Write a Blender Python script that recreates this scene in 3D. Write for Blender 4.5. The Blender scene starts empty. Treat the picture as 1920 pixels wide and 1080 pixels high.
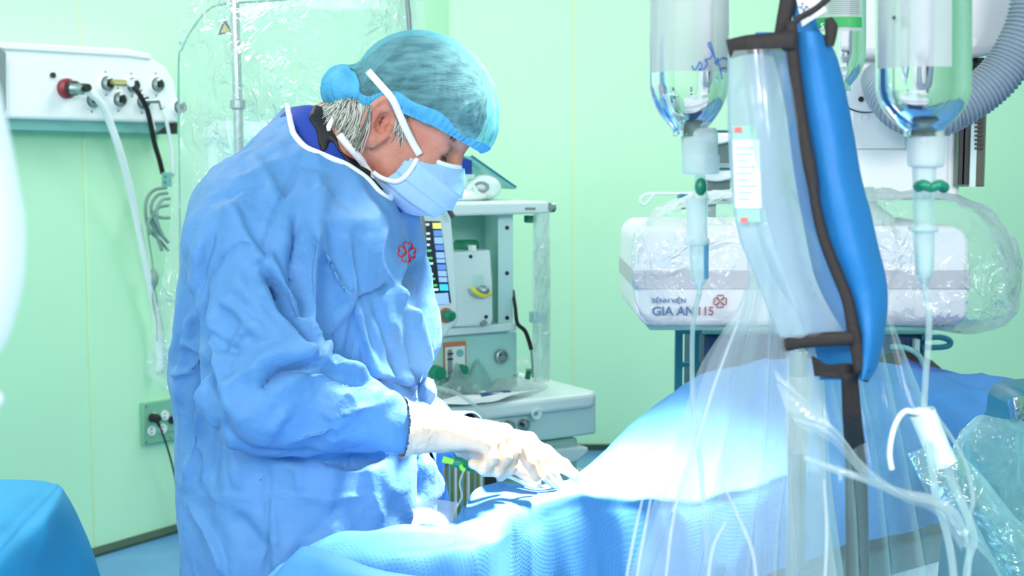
import bpy, math, random
import numpy as np
from math import radians, sin, cos, pi
from mathutils import Vector, Matrix
from mathutils.bvhtree import BVHTree

SC = bpy.context.scene
COL = SC.collection
# ------------------------------------------------------------------ camera, world, lights, exposure
FPX = 2600.0
TH = radians(5.5)
CAM = np.array([0.0, 0.0, 1.55])
cd = bpy.data.cameras.new('camera')
cam = bpy.data.objects.new('camera', cd)
COL.objects.link(cam)
cam.location = CAM
cam.rotation_euler = (pi/2 - TH, 0, 0)
cd.sensor_width = 36.0
cd.lens = 36.0*FPX/1920.0
cd.clip_start = 0.02
cd.dof.use_dof = True
cd.dof.focus_distance = 2.05
cd.dof.aperture_fstop = 9.0
SC.camera = cam

w = bpy.data.worlds.new('world')
SC.world = w
w.use_nodes = True
w.node_tree.nodes['Background'].inputs[0].default_value = (1, 1, 1, 1)
w.node_tree.nodes['Background'].inputs[1].default_value = 0.3

def area(name, loc, aim, sx, sy, power, col=(1, 1, 1)):
    l = bpy.data.lights.new(name, 'AREA')
    l.shape = 'RECTANGLE'; l.size = sx; l.size_y = sy
    l.energy = power; l.color = col
    o = bpy.data.objects.new(name, l); COL.objects.link(o)
    o.location = loc
    o.rotation_euler = (Vector(aim)-Vector(loc)).to_track_quat('-Z', 'Y').to_euler()
    return o

area('fill_light_near', (-1.5, -2.0, 2.95), (-0.9, 2.4, 1.0), 1.8, 1.3, 165, (1.0, .94, .965))  # added fill behind the camera, lifts surfaces that face it
area('fill_light_right', (1.9, -2.0, 2.95), (0.9, 2.6, 1.0), 1.8, 1.3, 155, (1.0, .94, .965))  # second added fill behind the camera, brightens the right side
area('ceiling_light_centre', (-1.6, 3.2, 3.15), (-1.6, 3.3, 0), 1.4, 1.2, 38, (1.0, .94, .965))
area('ceiling_light_far', (1.4, 4.9, 3.15), (1.4, 5.2, 0), 1.4, 1.2, 42, (1.0, .94, .965))
area('ceiling_light_back', (-0.2, 5.6, 3.15), (-0.2, 5.6, 0), 1.2, 1.2, 22, (1.0, .94, .965))
sp = bpy.data.lights.new('surgical_lamp', 'SPOT')
sp.energy = 2500; sp.spot_size = radians(26); sp.spot_blend = 0.75
sp.shadow_soft_size = 0.16; sp.color = (1.0, 0.90, 0.86)
spo = bpy.data.objects.new('surgical_lamp', sp); COL.objects.link(spo)
spo.location = (0.60, 2.32, 2.95)
spo.rotation_euler = (Vector((0.13, 1.93, 1.05))-Vector(spo.location)).to_track_quat('-Z', 'Y').to_euler()

SC.view_settings.view_transform = 'Standard'
SC.view_settings.look = 'None'
SC.view_settings.gamma = 1.0
SC.view_settings.use_curve_mapping = False
SC.view_settings.exposure = 0.0
SC.cycles.max_bounces = 12
SC.cycles.transparent_max_bounces = 32
SC.cycles.diffuse_bounces = 5
SC.cycles.glossy_bounces = 4
SC.cycles.transmission_bounces = 8
SC.cycles.caustics_reflective = False
SC.cycles.caustics_refractive = False
SC.cycles.sample_clamp_indirect = 6

# ------------------------------------------------------------------ projection helpers
def ray(px, py):
    u = (px-960)/FPX; v = (540-py)/FPX
    return np.array([u, cos(TH)+v*sin(TH), -sin(TH)+v*cos(TH)])
def P(px, py, Y):
    d = ray(px, py)
    return CAM + d*(Y/d[1])
def RP(px, py, pt, n):
    d = ray(px, py); n = np.asarray(n, float)
    t = np.dot(np.asarray(pt)-CAM, n)/np.dot(d, n)
    return CAM+d*t
def proj(V):
    q = V-CAM
    zc = q[:, 1]*cos(TH)-q[:, 2]*sin(TH)
    yc = q[:, 1]*sin(TH)+q[:, 2]*cos(TH)
    return 960+FPX*q[:, 0]/zc, 540-FPX*yc/zc
def PX(n, Y):                       # n pixels at depth Y, in metres
    return n*Y/FPX

# ------------------------------------------------------------------ materials
def srgb(r, g, b):
    f = lambda c: (c/255/12.92) if c/255 <= 0.04045 else ((c/255+0.055)/1.055)**2.4
    return (f(r), f(g), f(b), 1)
MATS = {}
def mat(name, col, rough=0.5, metal=0.0, spec=0.5, noise=0.0, nscale=8.0, bump=0.0, bscale=40.0, stretch=(1, 1, 1),
        emit=None, alpha=1.0, trans=0.0, sss=0.0, sheen=0.0, vary=None):
    m = bpy.data.materials.new(name); m.use_nodes = True
    nt = m.node_tree; N = nt.nodes; L = nt.links
    b = N['Principled BSDF']
    b.inputs['Base Color'].default_value = col
    b.inputs['Roughness'].default_value = rough
    b.inputs['Metallic'].default_value = metal
    b.inputs['Specular IOR Level'].default_value = spec
    b.inputs['Alpha'].default_value = alpha
    b.inputs['Transmission Weight'].default_value = trans
    if sss:
        b.inputs['Subsurface Weight'].default_value = sss
        b.inputs['Subsurface Radius'].default_value = (0.012, 0.005, 0.003)
        b.inputs['Subsurface Scale'].default_value = 0.6
    if sheen: b.inputs['Sheen Weight'].default_value = sheen
    if emit:
        b.inputs['Emission Color'].default_value = emit[0]; b.inputs['Emission Strength'].default_value = emit[1]
    tc = N.new('ShaderNodeTexCoord'); mp = N.new('ShaderNodeMapping')
    mp.inputs['Scale'].default_value = stretch
    L.new(tc.outputs['Object'], mp.inputs['Vector'])
    if noise or vary:
        n = N.new('ShaderNodeTexNoise'); n.inputs['Scale'].default_value = nscale; n.inputs['Detail'].default_value = 4
        L.new(mp.outputs[0], n.inputs['Vector'])
        mx = N.new('ShaderNodeMix'); mx.data_type = 'RGBA'
        c2 = vary if vary else tuple(c*(1-noise) for c in col[:3])+(1,)
        mx.inputs[6].default_value = col; mx.inputs[7].default_value = c2
        rm = N.new('ShaderNodeMapRange'); rm.inputs[1].default_value = 0.35; rm.inputs[2].default_value = 0.68
        L.new(n.outputs[0], rm.inputs[0]); L.new(rm.outputs[0], mx.inputs[0])
        L.new(mx.outputs[2], b.inputs['Base Color'])
    if bump:
        n2 = N.new('ShaderNodeTexNoise'); n2.inputs['Scale'].default_value = bscale; n2.inputs['Detail'].default_value = 5
        L.new(mp.outputs[0], n2.inputs['Vector'])
        bp = N.new('ShaderNodeBump'); bp.inputs['Strength'].default_value = bump; bp.inputs['Distance'].default_value = 0.01
        L.new(n2.outputs[0], bp.inputs['Height']); L.new(bp.outputs[0], b.inputs['Normal'])
    MATS[name] = m
    return m

def film(name, tint=(0.93, 0.98, 0.96), milky=0.15, gloss=0.25, scale=7.0, bump=0.6, stretch=(1, 1, 1), milkcol=(0.9, 0.97, 0.95), rough=0.12, edge=0.5, patch=3.0):
    """thin clear plastic: mostly transparent, crinkled gloss and a little milky scatter"""
    m = bpy.data.materials.new(name); m.use_nodes = True
    nt = m.node_tree; N = nt.nodes; L = nt.links
    N.remove(N['Principled BSDF'])
    out = N['Material Output']
    tr = N.new('ShaderNodeBsdfTransparent'); tr.inputs[0].default_value = tint+(1,)
    gl = N.new('ShaderNodeBsdfGlossy'); gl.inputs['Roughness'].default_value = rough
    df = N.new('ShaderNodeBsdfDiffuse'); df.inputs[0].default_value = milkcol+(1,)
    tl = N.new('ShaderNodeBsdfTranslucent'); tl.inputs[0].default_value = milkcol+(1,)
    ad = N.new('ShaderNodeMixShader'); ad.inputs[0].default_value = 0.5
    L.new(df.outputs[0], ad.inputs[1]); L.new(tl.outputs[0], ad.inputs[2])
    tc = N.new('ShaderNodeTexCoord'); mp = N.new('ShaderNodeMapping'); mp.inputs['Scale'].default_value = stretch
    L.new(tc.outputs['Object'], mp.inputs[0])
    vo = N.new('ShaderNodeTexVoronoi'); vo.feature = 'F1'; vo.inputs['Scale'].default_value = scale
    nz = N.new('ShaderNodeTexNoise'); nz.inputs['Scale'].default_value = scale*1.3; nz.inputs['Detail'].default_value = 3
    nz.inputs['Distortion'].default_value = 1.2
    L.new(mp.outputs[0], nz.inputs['Vector'])
    vm = N.new('ShaderNodeVectorMath'); vm.operation = 'MULTIPLY_ADD'
    vm.inputs[1].default_value = (0.25,)*3
    L.new(nz.outputs['Color'], vm.inputs[0]); L.new(mp.outputs[0], vm.inputs[2]); L.new(vm.outputs[0], vo.inputs['Vector'])
    sm = N.new('ShaderNodeMath'); sm.operation = 'ADD'
    L.new(vo.outputs['Distance'], sm.inputs[0]); L.new(nz.outputs[0], sm.inputs[1])
    bp = N.new('ShaderNodeBump'); bp.inputs['Strength'].default_value = bump; bp.inputs['Distance'].default_value = 0.03
    L.new(sm.outputs[0], bp.inputs['Height'])
    L.new(bp.outputs[0], gl.inputs['Normal'])
    lw = N.new('ShaderNodeLayerWeight'); lw.inputs[0].default_value = 0.35
    L.new(bp.outputs[0], lw.inputs['Normal'])
    m1 = N.new('ShaderNodeMixShader')       # clear / milky
    mr = N.new('ShaderNodeMapRange'); mr.inputs[3].default_value = milky; mr.inputs[4].default_value = min(1, milky+edge)
    lw2 = N.new('ShaderNodeLayerWeight'); lw2.inputs[0].default_value = 0.4
    L.new(lw2.outputs['Facing'], mr.inputs[0]); 
    pw = N.new('ShaderNodeMath'); pw.operation = 'POWER'; pw.inputs[1].default_value = 2.0
    L.new(lw2.outputs['Facing'], pw.inputs[0]); L.new(pw.outputs[0], mr.inputs[0])
    L.new(mr.outputs[0], m1.inputs[0])
    L.new(tr.outputs[0], m1.inputs[1]); L.new(ad.outputs[0], m1.inputs[2])
    m2 = N.new('ShaderNodeMixShader')
    mg = N.new('ShaderNodeMapRange'); mg.inputs[3].default_value = gloss*0.25; mg.inputs[4].default_value = gloss*1.6
    L.new(lw.outputs['Fresnel'], mg.inputs[0])
    n3 = N.new('ShaderNodeTexNoise'); n3.inputs['Scale'].default_value = patch; n3.inputs['Detail'].default_value = 3
    L.new(tc.outputs['Object'], n3.inputs['Vector'])
    r3 = N.new('ShaderNodeMapRange'); r3.inputs[1].default_value = .42; r3.inputs[2].default_value = .66; r3.inputs[3].default_value = .12; r3.inputs[4].default_value = 1.5
    L.new(n3.outputs[0], r3.inputs[0])
    mu = N.new('ShaderNodeMath'); mu.operation = 'MULTIPLY'; mu.use_clamp = True
    L.new(mg.outputs[0], mu.inputs[0]); L.new(r3.outputs[0], mu.inputs[1]); L.new(mu.outputs[0], m2.inputs[0])
    L.new(m1.outputs[0], m2.inputs[1]); L.new(gl.outputs[0], m2.inputs[2])
    L.new(m2.outputs[0], out.inputs[0])
    MATS[name] = m
    return m

# ------------------------------------------------------------------ mesh builder
def cr(pts, n, closed=False):
    """Catmull-Rom resample of control points (k,d) to n points, uniform in parameter by chord length"""
    p = np.asarray(pts, float)
    if len(p) == 2: 
        t = np.linspace(0, 1, n)[:, None]; return p[0]*(1-t)+p[1]*t
    q = np.vstack([2*p[0]-p[1], p, 2*p[-1]-p[-2]])
    seg = np.linalg.norm(np.diff(p, axis=0), axis=1)**0.5+1e-9
    T = np.concatenate([[0], np.cumsum(seg)])
    s = np.linspace(0, T[-1], n)
    i = np.clip(np.searchsorted(T, s, side='right')-1, 0, len(p)-2)
    t = ((s-T[i])/(T[i+1]-T[i]))[:, None]
    p0, p1, p2, p3 = q[i], q[i+1], q[i+2], q[i+3]
    return 0.5*((2*p1)+(-p0+p2)*t+(2*p0-5*p1+4*p2-p3)*t**2+(-p0+3*p1-3*p2+p3)*t**3)
def cru(p, n):
    """uniform-parameter Catmull-Rom along axis 0 of an array (k, ..., 3) to n"""
    p = np.asarray(p, float); k = len(p)
    if k == 2:
        t = np.linspace(0, 1, n).reshape((-1,)+(1,)*(p.ndim-1)); return p[0]*(1-t)+p[1]*t
    q = np.concatenate([[2*p[0]-p[1]], p, [2*p[-1]-p[-2]]])
    s = np.linspace(0, k-1, n); i = np.clip(s.astype(int), 0, k-2)
    t = (s-i).reshape((-1,)+(1,)*(p.ndim-1))
    p0, p1, p2, p3 = q[i], q[i+1], q[i+2], q[i+3]
    return 0.5*((2*p1)+(-p0+p2)*t+(2*p0-5*p1+4*p2-p3)*t**2+(-p0+3*p1-3*p2+p3)*t**3)

class MB:
    def __init__(s): s.v = []; s.f = []
    def add(s, V, F):
        o = len(s.v); s.v.extend([tuple(map(float, x)) for x in V]); s.f.extend([tuple(int(i)+o for i in f) for f in F]); return s
    def hull8(s, c):    # 8 corners: 4 of one face, 4 of the opposite, matched
        return s.add(c, [(3, 2, 1, 0), (4, 5, 6, 7), (0, 1, 5, 4), (1, 2, 6, 5), (2, 3, 7, 6), (3, 0, 4, 7)])
    def box(s, lo, hi):
        x0, y0, z0 = lo; x1, y1, z1 = hi
        return s.hull8([(x0, y0, z0), (x1, y0, z0), (x1, y1, z0), (x0, y1, z0), (x0, y0, z1), (x1, y0, z1), (x1, y1, z1), (x0, y1, z1)])
    def prism(s, poly, vec):      # poly: list of 3D points, vec: extrusion
        poly = [np.asarray(p, float) for p in poly]; vec = np.asarray(vec, float); n = len(poly)
        V = poly+[p+vec for p in poly]
        F = [tuple(range(n-1, -1, -1)), tuple(range(n, 2*n))]+[(i, (i+1) % n, (i+1) % n+n, i+n) for i in range(n)]
        return s.add(V, F)
    def tube(s, pts, r, n=10, res=None, caps=True, flat=None, up=None):
        p = np.asarray(pts, float)
        if res: p = cr(p, res)
        m = len(p)
        rr = np.interp(np.linspace(0, 1, m), np.linspace(0, 1, len(r)), r) if hasattr(r, '__len__') else np.full(m, r)
        T = np.gradient(p, axis=0); T /= np.linalg.norm(T, axis=1)[:, None]+1e-12
        a = np.array(up, float) if up is not None else (np.array([0, 0, 1.]) if abs(T[0][2]) < .9 else np.array([1., 0, 0]))
        V = []
        for i in range(m):
            a = a-np.dot(a, T[i])*T[i]; a /= np.linalg.norm(a)+1e-12
            b = np.cross(T[i], a)
            fl = flat if flat else 1.0
            for k in range(n):
                th = 2*pi*k/n
                V.append(p[i]+rr[i]*(cos(th)*a*fl+sin(th)*b))
        F = [(i*n+k, i*n+(k+1) % n, (i+1)*n+(k+1) % n, (i+1)*n+k) for i in range(m-1) for k in range(n)]
        if caps: F += [tuple(range(n-1, -1, -1)), tuple((m-1)*n+k for k in range(n))]
        return s.add(V, F)
    def lathe(s, o, ax, prof, n=24):     # prof: list of (distance along ax, radius)
        o = np.asarray(o, float); ax = np.asarray(ax, float); ax = ax/np.linalg.norm(ax)
        a = np.cross(ax, [0, 0, 1.]) if abs(ax[2]) < .9 else np.cross(ax, [1., 0, 0]); a /= np.linalg.norm(a); b = np.cross(ax, a)
        V = []
        for (h, r) in prof:
            for k in range(n):
                th = 2*pi*k/n; V.append(o+ax*h+max(r, 1e-5)*(cos(th)*a+sin(th)*b))
        m = len(prof)
        F = [(i*n+k, i*n+(k+1) % n, (i+1)*n+(k+1) % n, (i+1)*n+k) for i in range(m-1) for k in range(n)]
        F += [tuple(range(n-1, -1, -1)), tuple((m-1)*n+k for k in range(n))]
        return s.add(V, F)
    def grid(s, G, wrap=False):
        m, n = G.shape[:2]
        V = G.reshape(-1, 3)
        F = [(i*n+k, i*n+k+1, (i+1)*n+k+1, (i+1)*n+k) for i in range(m-1) for k in range(n-1)]
        if wrap: F += [(i*n+n-1, i*n, (i+1)*n, (i+1)*n+n-1) for i in range(m-1)]
        return s.add(V, F)
    def ell(s, c, r, n=16, m=10):
        V = []; c = np.asarray(c, float)
        for i in range(m+1):
            ph = pi*i/m
            for k in range(n):
                th = 2*pi*k/n
                V.append(c+np.array([r[0]*max(sin(ph), 1e-3)*cos(th), r[1]*max(sin(ph), 1e-3)*sin(th), r[2]*cos(ph)]))
        F = [(i*n+k, (i+1)*n+k, (i+1)*n+(k+1) % n, i*n+(k+1) % n) for i in range(m) for k in range(n)]
        return s.add(V, F)

ORG = {}
def link(name, me, material, parent=None, angle=35, bevel=0.0, label=None, segs=2, solid=0.0):
    """me: a Mesh in world coordinates; its origin goes to the bottom of its box, or to its parent's origin"""
    nv = len(me.vertices); co = np.empty(nv*3); me.vertices.foreach_get('co', co); co = co.reshape(-1, 3)
    if parent is None:
        org = np.array([(co[:, 0].min()+co[:, 0].max())/2, (co[:, 1].min()+co[:, 1].max())/2, co[:, 2].min()])
    else: org = ORG[parent.name]
    co -= org
    me.vertices.foreach_set('co', co.ravel())
    me.update()
    o = bpy.data.objects.new(name, me); COL.objects.link(o)
    if material: me.materials.append(material)
    me.polygons.foreach_set('use_smooth', [True]*len(me.polygons))
    if angle < 180:
        me.set_sharp_from_angle(angle=radians(angle))
    if bevel:
        b = o.modifiers.new('bevel', 'BEVEL'); b.width = bevel; b.segments = segs; b.limit_method = 'ANGLE'; b.angle_limit = radians(40)
        b.harden_normals = False
    if solid:
        b = o.modifiers.new('solid', 'SOLIDIFY'); b.thickness = solid; b.offset = 0
    if parent is not None:
        o.parent = parent
    else:
        o.location = org
    ORG[o.name] = org
    if label: o['label'] = label
    return o
def ob(name, mb, material, parent=None, **k):
    me = bpy.data.meshes.new(name)
    me.from_pydata(mb.v, [], mb.f); me.update()
    return link(name, me, material, parent, **k)
def thing(name, loc, label, cat, group=None):
    o = bpy.data.objects.new(name, None); COL.objects.link(o); o.location = loc
    o.empty_display_size = 0.05
    ORG[o.name] = np.asarray(loc, float)
    o['label'] = label; o['category'] = cat
    if group: o['group'] = group
    return o
def tag(o, label, cat, group=None):
    o['label'] = label; o['category'] = cat
    if group: o['group'] = group
    return o
def struct(o): o['kind'] = 'structure'; return o

def disc(c, n, r, h, seg=20):
    """short cylinder from c along n"""
    return MB().lathe(c, n, [(0, r), (h, r)], seg)

# ------------------------------------------------------------------ noise and SDF surfaces
def hash3(ix, iy, iz, seed=0):
    h = (ix.astype(np.int64)*374761393+iy.astype(np.int64)*668265263+iz.astype(np.int64)*2147483647+seed*144665) & 0xffffffff
    h = ((h ^ (h >> 13))*1274126177) & 0xffffffff
    return ((h ^ (h >> 16)) & 0xffff)/65535.0
def vnoise(X, seed=0):
    X = np.asarray(X, float); i = np.floor(X).astype(int); f = X-i; f = f*f*(3-2*f)
    r = 0
    for dx in (0, 1):
        for dy in (0, 1):
            for dz in (0, 1):
                wgt = (f[..., 0] if dx else 1-f[..., 0])*(f[..., 1] if dy else 1-f[..., 1])*(f[..., 2] if dz else 1-f[..., 2])
                r = r+wgt*hash3(i[..., 0]+dx, i[..., 1]+dy, i[..., 2]+dz, seed)
    return r*2-1
def fbm(X, oct=3, seed=0):
    r = 0; a = 1.0
    for k in range(oct):
        r = r+a*vnoise(X*2**k, seed+k); a *= .5
    return r
def smin(a, b, k):
    h = np.clip(0.5+0.5*(b-a)/k, 0, 1)
    return b*(1-h)+a*h-k*h*(1-h)
def smax(a, b, k): return -smin(-a, -b, k)
def d_cone(Pn, a, b, ra, rb):
    a = np.asarray(a, np.float32); b = np.asarray(b, np.float32); ba = b-a
    h = np.clip(((Pn-a)@ba)/np.dot(ba, ba), 0, 1)
    return np.sqrt((((Pn-a)-h[..., None]*ba)**2).sum(-1))-(ra+(rb-ra)*h)
def d_ell(Pn, c, r, R=None):
    q = Pn-np.asarray(c, np.float32)
    if R is not None: q = q@np.asarray(R, np.float32)        # columns of R = local axes
    r = np.asarray(r, np.float32)
    k0 = np.sqrt(((q/r)**2).sum(-1))+1e-9; k1 = np.sqrt(((q/r**2)**2).sum(-1))+1e-9
    return k0*(k0-1)/k1
def surface(f, lo, hi, h, smooth=0):
    """surface nets of f<0; returns V, F"""
    lo = np.asarray(lo, float); n = np.ceil((np.asarray(hi)-lo)/h).astype(int)+1
    ax = [lo[i]+h*np.arange(n[i]) for i in range(3)]
    D = np.empty(tuple(n), np.float32)
    step = max(1, int(400000/(n[1]*n[2])))
    for i0 in range(0, n[0], step):
        g = np.stack(np.meshgrid(ax[0][i0:i0+step], ax[1], ax[2], indexing='ij'), -1).astype(np.float32)
        D[i0:i0+step] = f(g)
    S = D < 0
    c = np.zeros(tuple(n-1), np.int8)
    for dx in (0, 1):
        for dy in (0, 1):
            for dz in (0, 1):
                c += S[dx:n[0]-1+dx, dy:n[1]-1+dy, dz:n[2]-1+dz]
    act = (c > 0) & (c < 8)
    I = np.argwhere(act); idx = np.full(tuple(n-1), -1, np.int64); idx[tuple(I.T)] = np.arange(len(I))
    acc = np.zeros((len(I), 3)); cnt = np.zeros(len(I))
    corners = [(0, 0, 0), (1, 0, 0), (0, 1, 0), (1, 1, 0), (0, 0, 1), (1, 0, 1), (0, 1, 1), (1, 1, 1)]
    for a in range(8):
        for b in range(a+1, 8):
            ca, cb = np.array(corners[a]), np.array(corners[b])
            if np.abs(ca-cb).sum() != 1: continue
            da = D[tuple((I+ca).T)]; db = D[tuple((I+cb).T)]
            mk = (da < 0) != (db < 0)
            t = np.where(mk, da/(da-db+1e-20), 0)[:, None]
            acc += np.where(mk[:, None], ca+(cb-ca)*t, 0); cnt += mk
    V = lo+h*(I+acc/cnt[:, None])
    F = []
    for axx in range(3):
        s0 = [slice(None)]*3; s1 = [slice(None)]*3
        s0[axx] = slice(0, n[axx]-1); s1[axx] = slice(1, n[axx])
        A = S[tuple(s0)]; B = S[tuple(s1)]
        E = np.argwhere(A != B)
        o1, o2 = [(1, 2), (2, 0), (0, 1)][axx]
        E = E[(E[:, o1] > 0) & (E[:, o2] > 0) & (E[:, o1] < n[o1]-1) & (E[:, o2] < n[o2]-1)]
        e1 = np.zeros(3, int); e1[o1] = 1; e2 = np.zeros(3, int); e2[o2] = 1
        q = np.stack([idx[tuple((E-e1-e2).T)], idx[tuple((E-e2).T)], idx[tuple(E.T)], idx[tuple((E-e1).T)]], 1)
        fl = A[tuple(E.T)]
        q[~fl] = q[~fl][:, ::-1]
        F.append(q)
    F = np.vstack(F)
    for _ in range(smooth): V = relax(V, F, .5)
    return V, F
def relax(V, F, lam):
    s = np.zeros_like(V); c = np.zeros(len(V))
    for a, b in ((0, 1), (1, 2), (2, 3), (3, 0)):
        np.add.at(s, F[:, a], V[F[:, b]]); np.add.at(s, F[:, b], V[F[:, a]])
        np.add.at(c, F[:, a], 1); np.add.at(c, F[:, b], 1)
    ok = c > 0
    W = V.copy(); W[ok] = V[ok]*(1-lam)+lam*s[ok]/c[ok][:, None]
    return W
def normals(V, F):
    n = np.cross(V[F[:, 2]]-V[F[:, 0]], V[F[:, 3]]-V[F[:, 1]])
    N = np.zeros_like(V)
    for k in range(4): np.add.at(N, F[:, k], n)
    return N/(np.linalg.norm(N, axis=1)[:, None]+1e-12)
def np_mesh(name, V, F):
    me = bpy.data.meshes.new(name)
    me.vertices.add(len(V)); me.vertices.foreach_set('co', np.asarray(V, float).ravel())
    F = np.asarray(F); k = F.shape[1]
    me.loops.add(len(F)*k); me.loops.foreach_set('vertex_index', F.ravel().astype(np.int32))
    me.polygons.add(len(F)); me.polygons.foreach_set('loop_start', np.arange(0, len(F)*k, k, dtype=np.int32))
    me.update(calc_edges=True); me.validate()
    return me
def bedges(F):
    E = np.concatenate([F[:, [0, 1]], F[:, [1, 2]], F[:, [2, 3]], F[:, [3, 0]]])
    S = np.sort(E, 1); key = S[:, 0].astype(np.int64)*10000000+S[:, 1]
    u, inv, c = np.unique(key, return_inverse=True, return_counts=True)
    return E[c[inv] == 1]
def smooth_boundary(V, F, it=6):
    E = bedges(F); V = V.copy()
    for _ in range(it):
        s = np.zeros_like(V); c = np.zeros(len(V))
        np.add.at(s, E[:, 0], V[E[:, 1]]); np.add.at(s, E[:, 1], V[E[:, 0]]); np.add.at(c, E[:, 0], 1); np.add.at(c, E[:, 1], 1)
        k = c == 2
        V[k] = V[k]*.4+.6*s[k]/c[k][:, None]
    return V
def bloops(F):
    E = bedges(F); nx = {}
    for a, b in E: nx[int(a)] = int(b)
    out = []; seen = set()
    for s in list(nx):
        if s in seen: continue
        L_ = []; k = s
        while k in nx and k not in seen: seen.add(k); L_.append(k); k = nx[k]
        out.append(L_)
    return sorted(out, key=len, reverse=True)
def compact(V, F, keep):
    """keep: mask over vertices"""
    F = F[keep[F].all(1)]
    used = np.zeros(len(V), bool); used[F.ravel()] = True
    m = np.cumsum(used)-1
    return V[used], m[F]
def strokes(V, N, S, front=True):
    """displace along normals by creases. S: list of (polyline px, width px, height mm, mode) on the side that faces -Y.
    mode 'g' ridge/valley, 's' a step: raised on the left of the walking direction falling away over 3 widths"""
    x, y = proj(V)
    vis = np.clip((-(N*((V-CAM)/np.linalg.norm(V-CAM, axis=1)[:, None])).sum(1)+0.05)/0.35, 0, 1)
    D = np.zeros(len(V))
    for pts, wd, amp, mode in S:
        p = cr(np.array(pts, float), max(8, len(pts)*6))
        bx = (x > p[:, 0].min()-wd*4) & (x < p[:, 0].max()+wd*4) & (y > p[:, 1].min()-wd*4) & (y < p[:, 1].max()+wd*4)
        I = np.nonzero(bx)[0]
        if not len(I): continue
        q = np.stack([x[I], y[I]], 1)
        best = np.full(len(I), 1e9); side = np.zeros(len(I)); tt = np.zeros(len(I))
        for k in range(len(p)-1):
            a, b = p[k], p[k+1]; ba = b-a; L2 = (ba**2).sum()+1e-9
            h = np.clip(((q-a)@ba)/L2, 0, 1)
            r = q-a-h[:, None]*ba; d = np.sqrt((r**2).sum(1))
            cz = ba[0]*r[:, 1]-ba[1]*r[:, 0]
            u = d < best
            best[u] = d[u]; side[u] = np.sign(cz[u]); tt[u] = (k+h[u])/(len(p)-1)
        taper = np.clip(np.minimum(tt, 1-tt)*5+0.15, 0, 1)
        if mode == 'g':
            g = np.exp(-(best/wd)**2)
        elif mode == 's':      # right-hand side (walking) is raised then decays; other side sharp
            g = np.where(side > 0, np.exp(-(best/(wd*2.2))**1.3), np.exp(-(best/(wd*0.75))**2))
        D[I] += amp*0.00135*g*taper
    return V+N*(D*vis)[:, None]
# ------------------------------------------------------------------ materials used
M_wall = mat('wall_panel_green', srgb(197, 245, 206), rough=0.42, spec=0.4, noise=0.04, nscale=0.9)
M_seal = mat('joint_sealant', srgb(214, 240, 190), rough=0.6)
M_ceil = mat('ceiling_white', srgb(238, 244, 240), rough=0.8, noise=.02)
M_floor = mat('floor_vinyl_blue', srgb(84, 138, 192), rough=0.3, vary=srgb(110, 164, 208), nscale=3, bump=.05)
M_base = mat('baseboard_dark', srgb(50, 78, 66), rough=0.5, noise=.1)
M_white = mat('enamel_white', srgb(240, 246, 246), rough=0.32, noise=0.02, nscale=5)
M_offwhite = mat('plastic_offwhite', srgb(216, 236, 230), rough=0.4, noise=0.03, nscale=6)
M_teal = mat('machine_teal', srgb(190, 228, 220), rough=0.42, noise=0.03, nscale=6)
M_teal2 = mat('machine_teal_dark', srgb(172, 222, 210), rough=0.45, noise=0.04, nscale=6)
M_tealgrey = mat('grey_teal', srgb(120, 180, 172), rough=0.4, noise=.05)
M_grey = mat('grey_paint', srgb(128, 142, 142), rough=0.4, noise=.05)
M_dark = mat('dark_plastic', srgb(38, 40, 40), rough=0.45, noise=.1)
M_black = mat('black_rubber', srgb(22, 22, 24), rough=0.55, noise=.1)
M_chrome = mat('steel', srgb(190, 200, 200), rough=0.22, metal=0.9, noise=.05)
M_steel = mat('brushed_steel', srgb(160, 176, 172), rough=0.35, metal=0.8, noise=.08)
M_brass = mat('brass', srgb(178, 172, 110), rough=0.35, metal=0.6, noise=.05)
M_red = mat('red_plastic', srgb(140, 40, 52), rough=0.35, noise=.08)
M_whitetube = mat('white_hose', srgb(232, 242, 240), rough=0.35, noise=.03)
M_greytube = mat('grey_cable', srgb(128, 158, 150), rough=0.45, noise=.05)
M_green = mat('green_plastic', srgb(16, 128, 92), rough=0.35, noise=.12)
M_greenlogo = mat('green_label', srgb(40, 160, 80), rough=0.5, noise=.05)
M_yellow = mat('yellow_plastic', srgb(226, 218, 70), rough=0.4, noise=.05)
M_orange = mat('orange_trim', srgb(205, 120, 80), rough=0.5, noise=.08)
M_gown = mat('gown_blue', srgb(86, 142, 194), rough=0.62, spec=0.3, noise=0.07, nscale=14, bump=0.5, bscale=30, sheen=.1)
M_gownin = mat('gown_lining', srgb(200, 225, 235), rough=0.7)
M_trim = mat('white_trim', srgb(232, 240, 248), rough=0.6, bump=.1)
M_drape = mat('drape_blue', srgb(78, 144, 204), rough=0.65, spec=0.3, noise=0.05, nscale=9, bump=0.15, bscale=60)
M_tabledrape = mat('table_drape_blue', srgb(40, 162, 214), rough=0.6, noise=0.12, nscale=5, bump=0.3, bscale=14)
M_skin = mat('skin', srgb(206, 146, 124), rough=0.5, spec=0.35, vary=srgb(188, 120, 100), nscale=30, bump=.15, bscale=260, sss=.15)
M_skindark = mat('skin_brown', srgb(150, 110, 82), rough=0.5, noise=.1)
M_hair = mat('hair_grey', srgb(186, 188, 176), rough=0.55, noise=0.8, nscale=26, stretch=(1, 2, 5), bump=.5, bscale=120)
M_strand = mat('hair_strand', srgb(196, 200, 186), rough=0.4, spec=.6)
M_stranddark = mat('hair_strand_dark', srgb(92, 96, 84), rough=0.4, spec=.6)
M_hairdark = mat('hair_brown', srgb(86, 70, 52), rough=0.55, noise=0.5, nscale=60, bump=.5)
M_glove = mat('glove_latex', srgb(226, 200, 172), rough=0.5, spec=.25, noise=.03, bump=.12, bscale=90, sss=.08)
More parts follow.
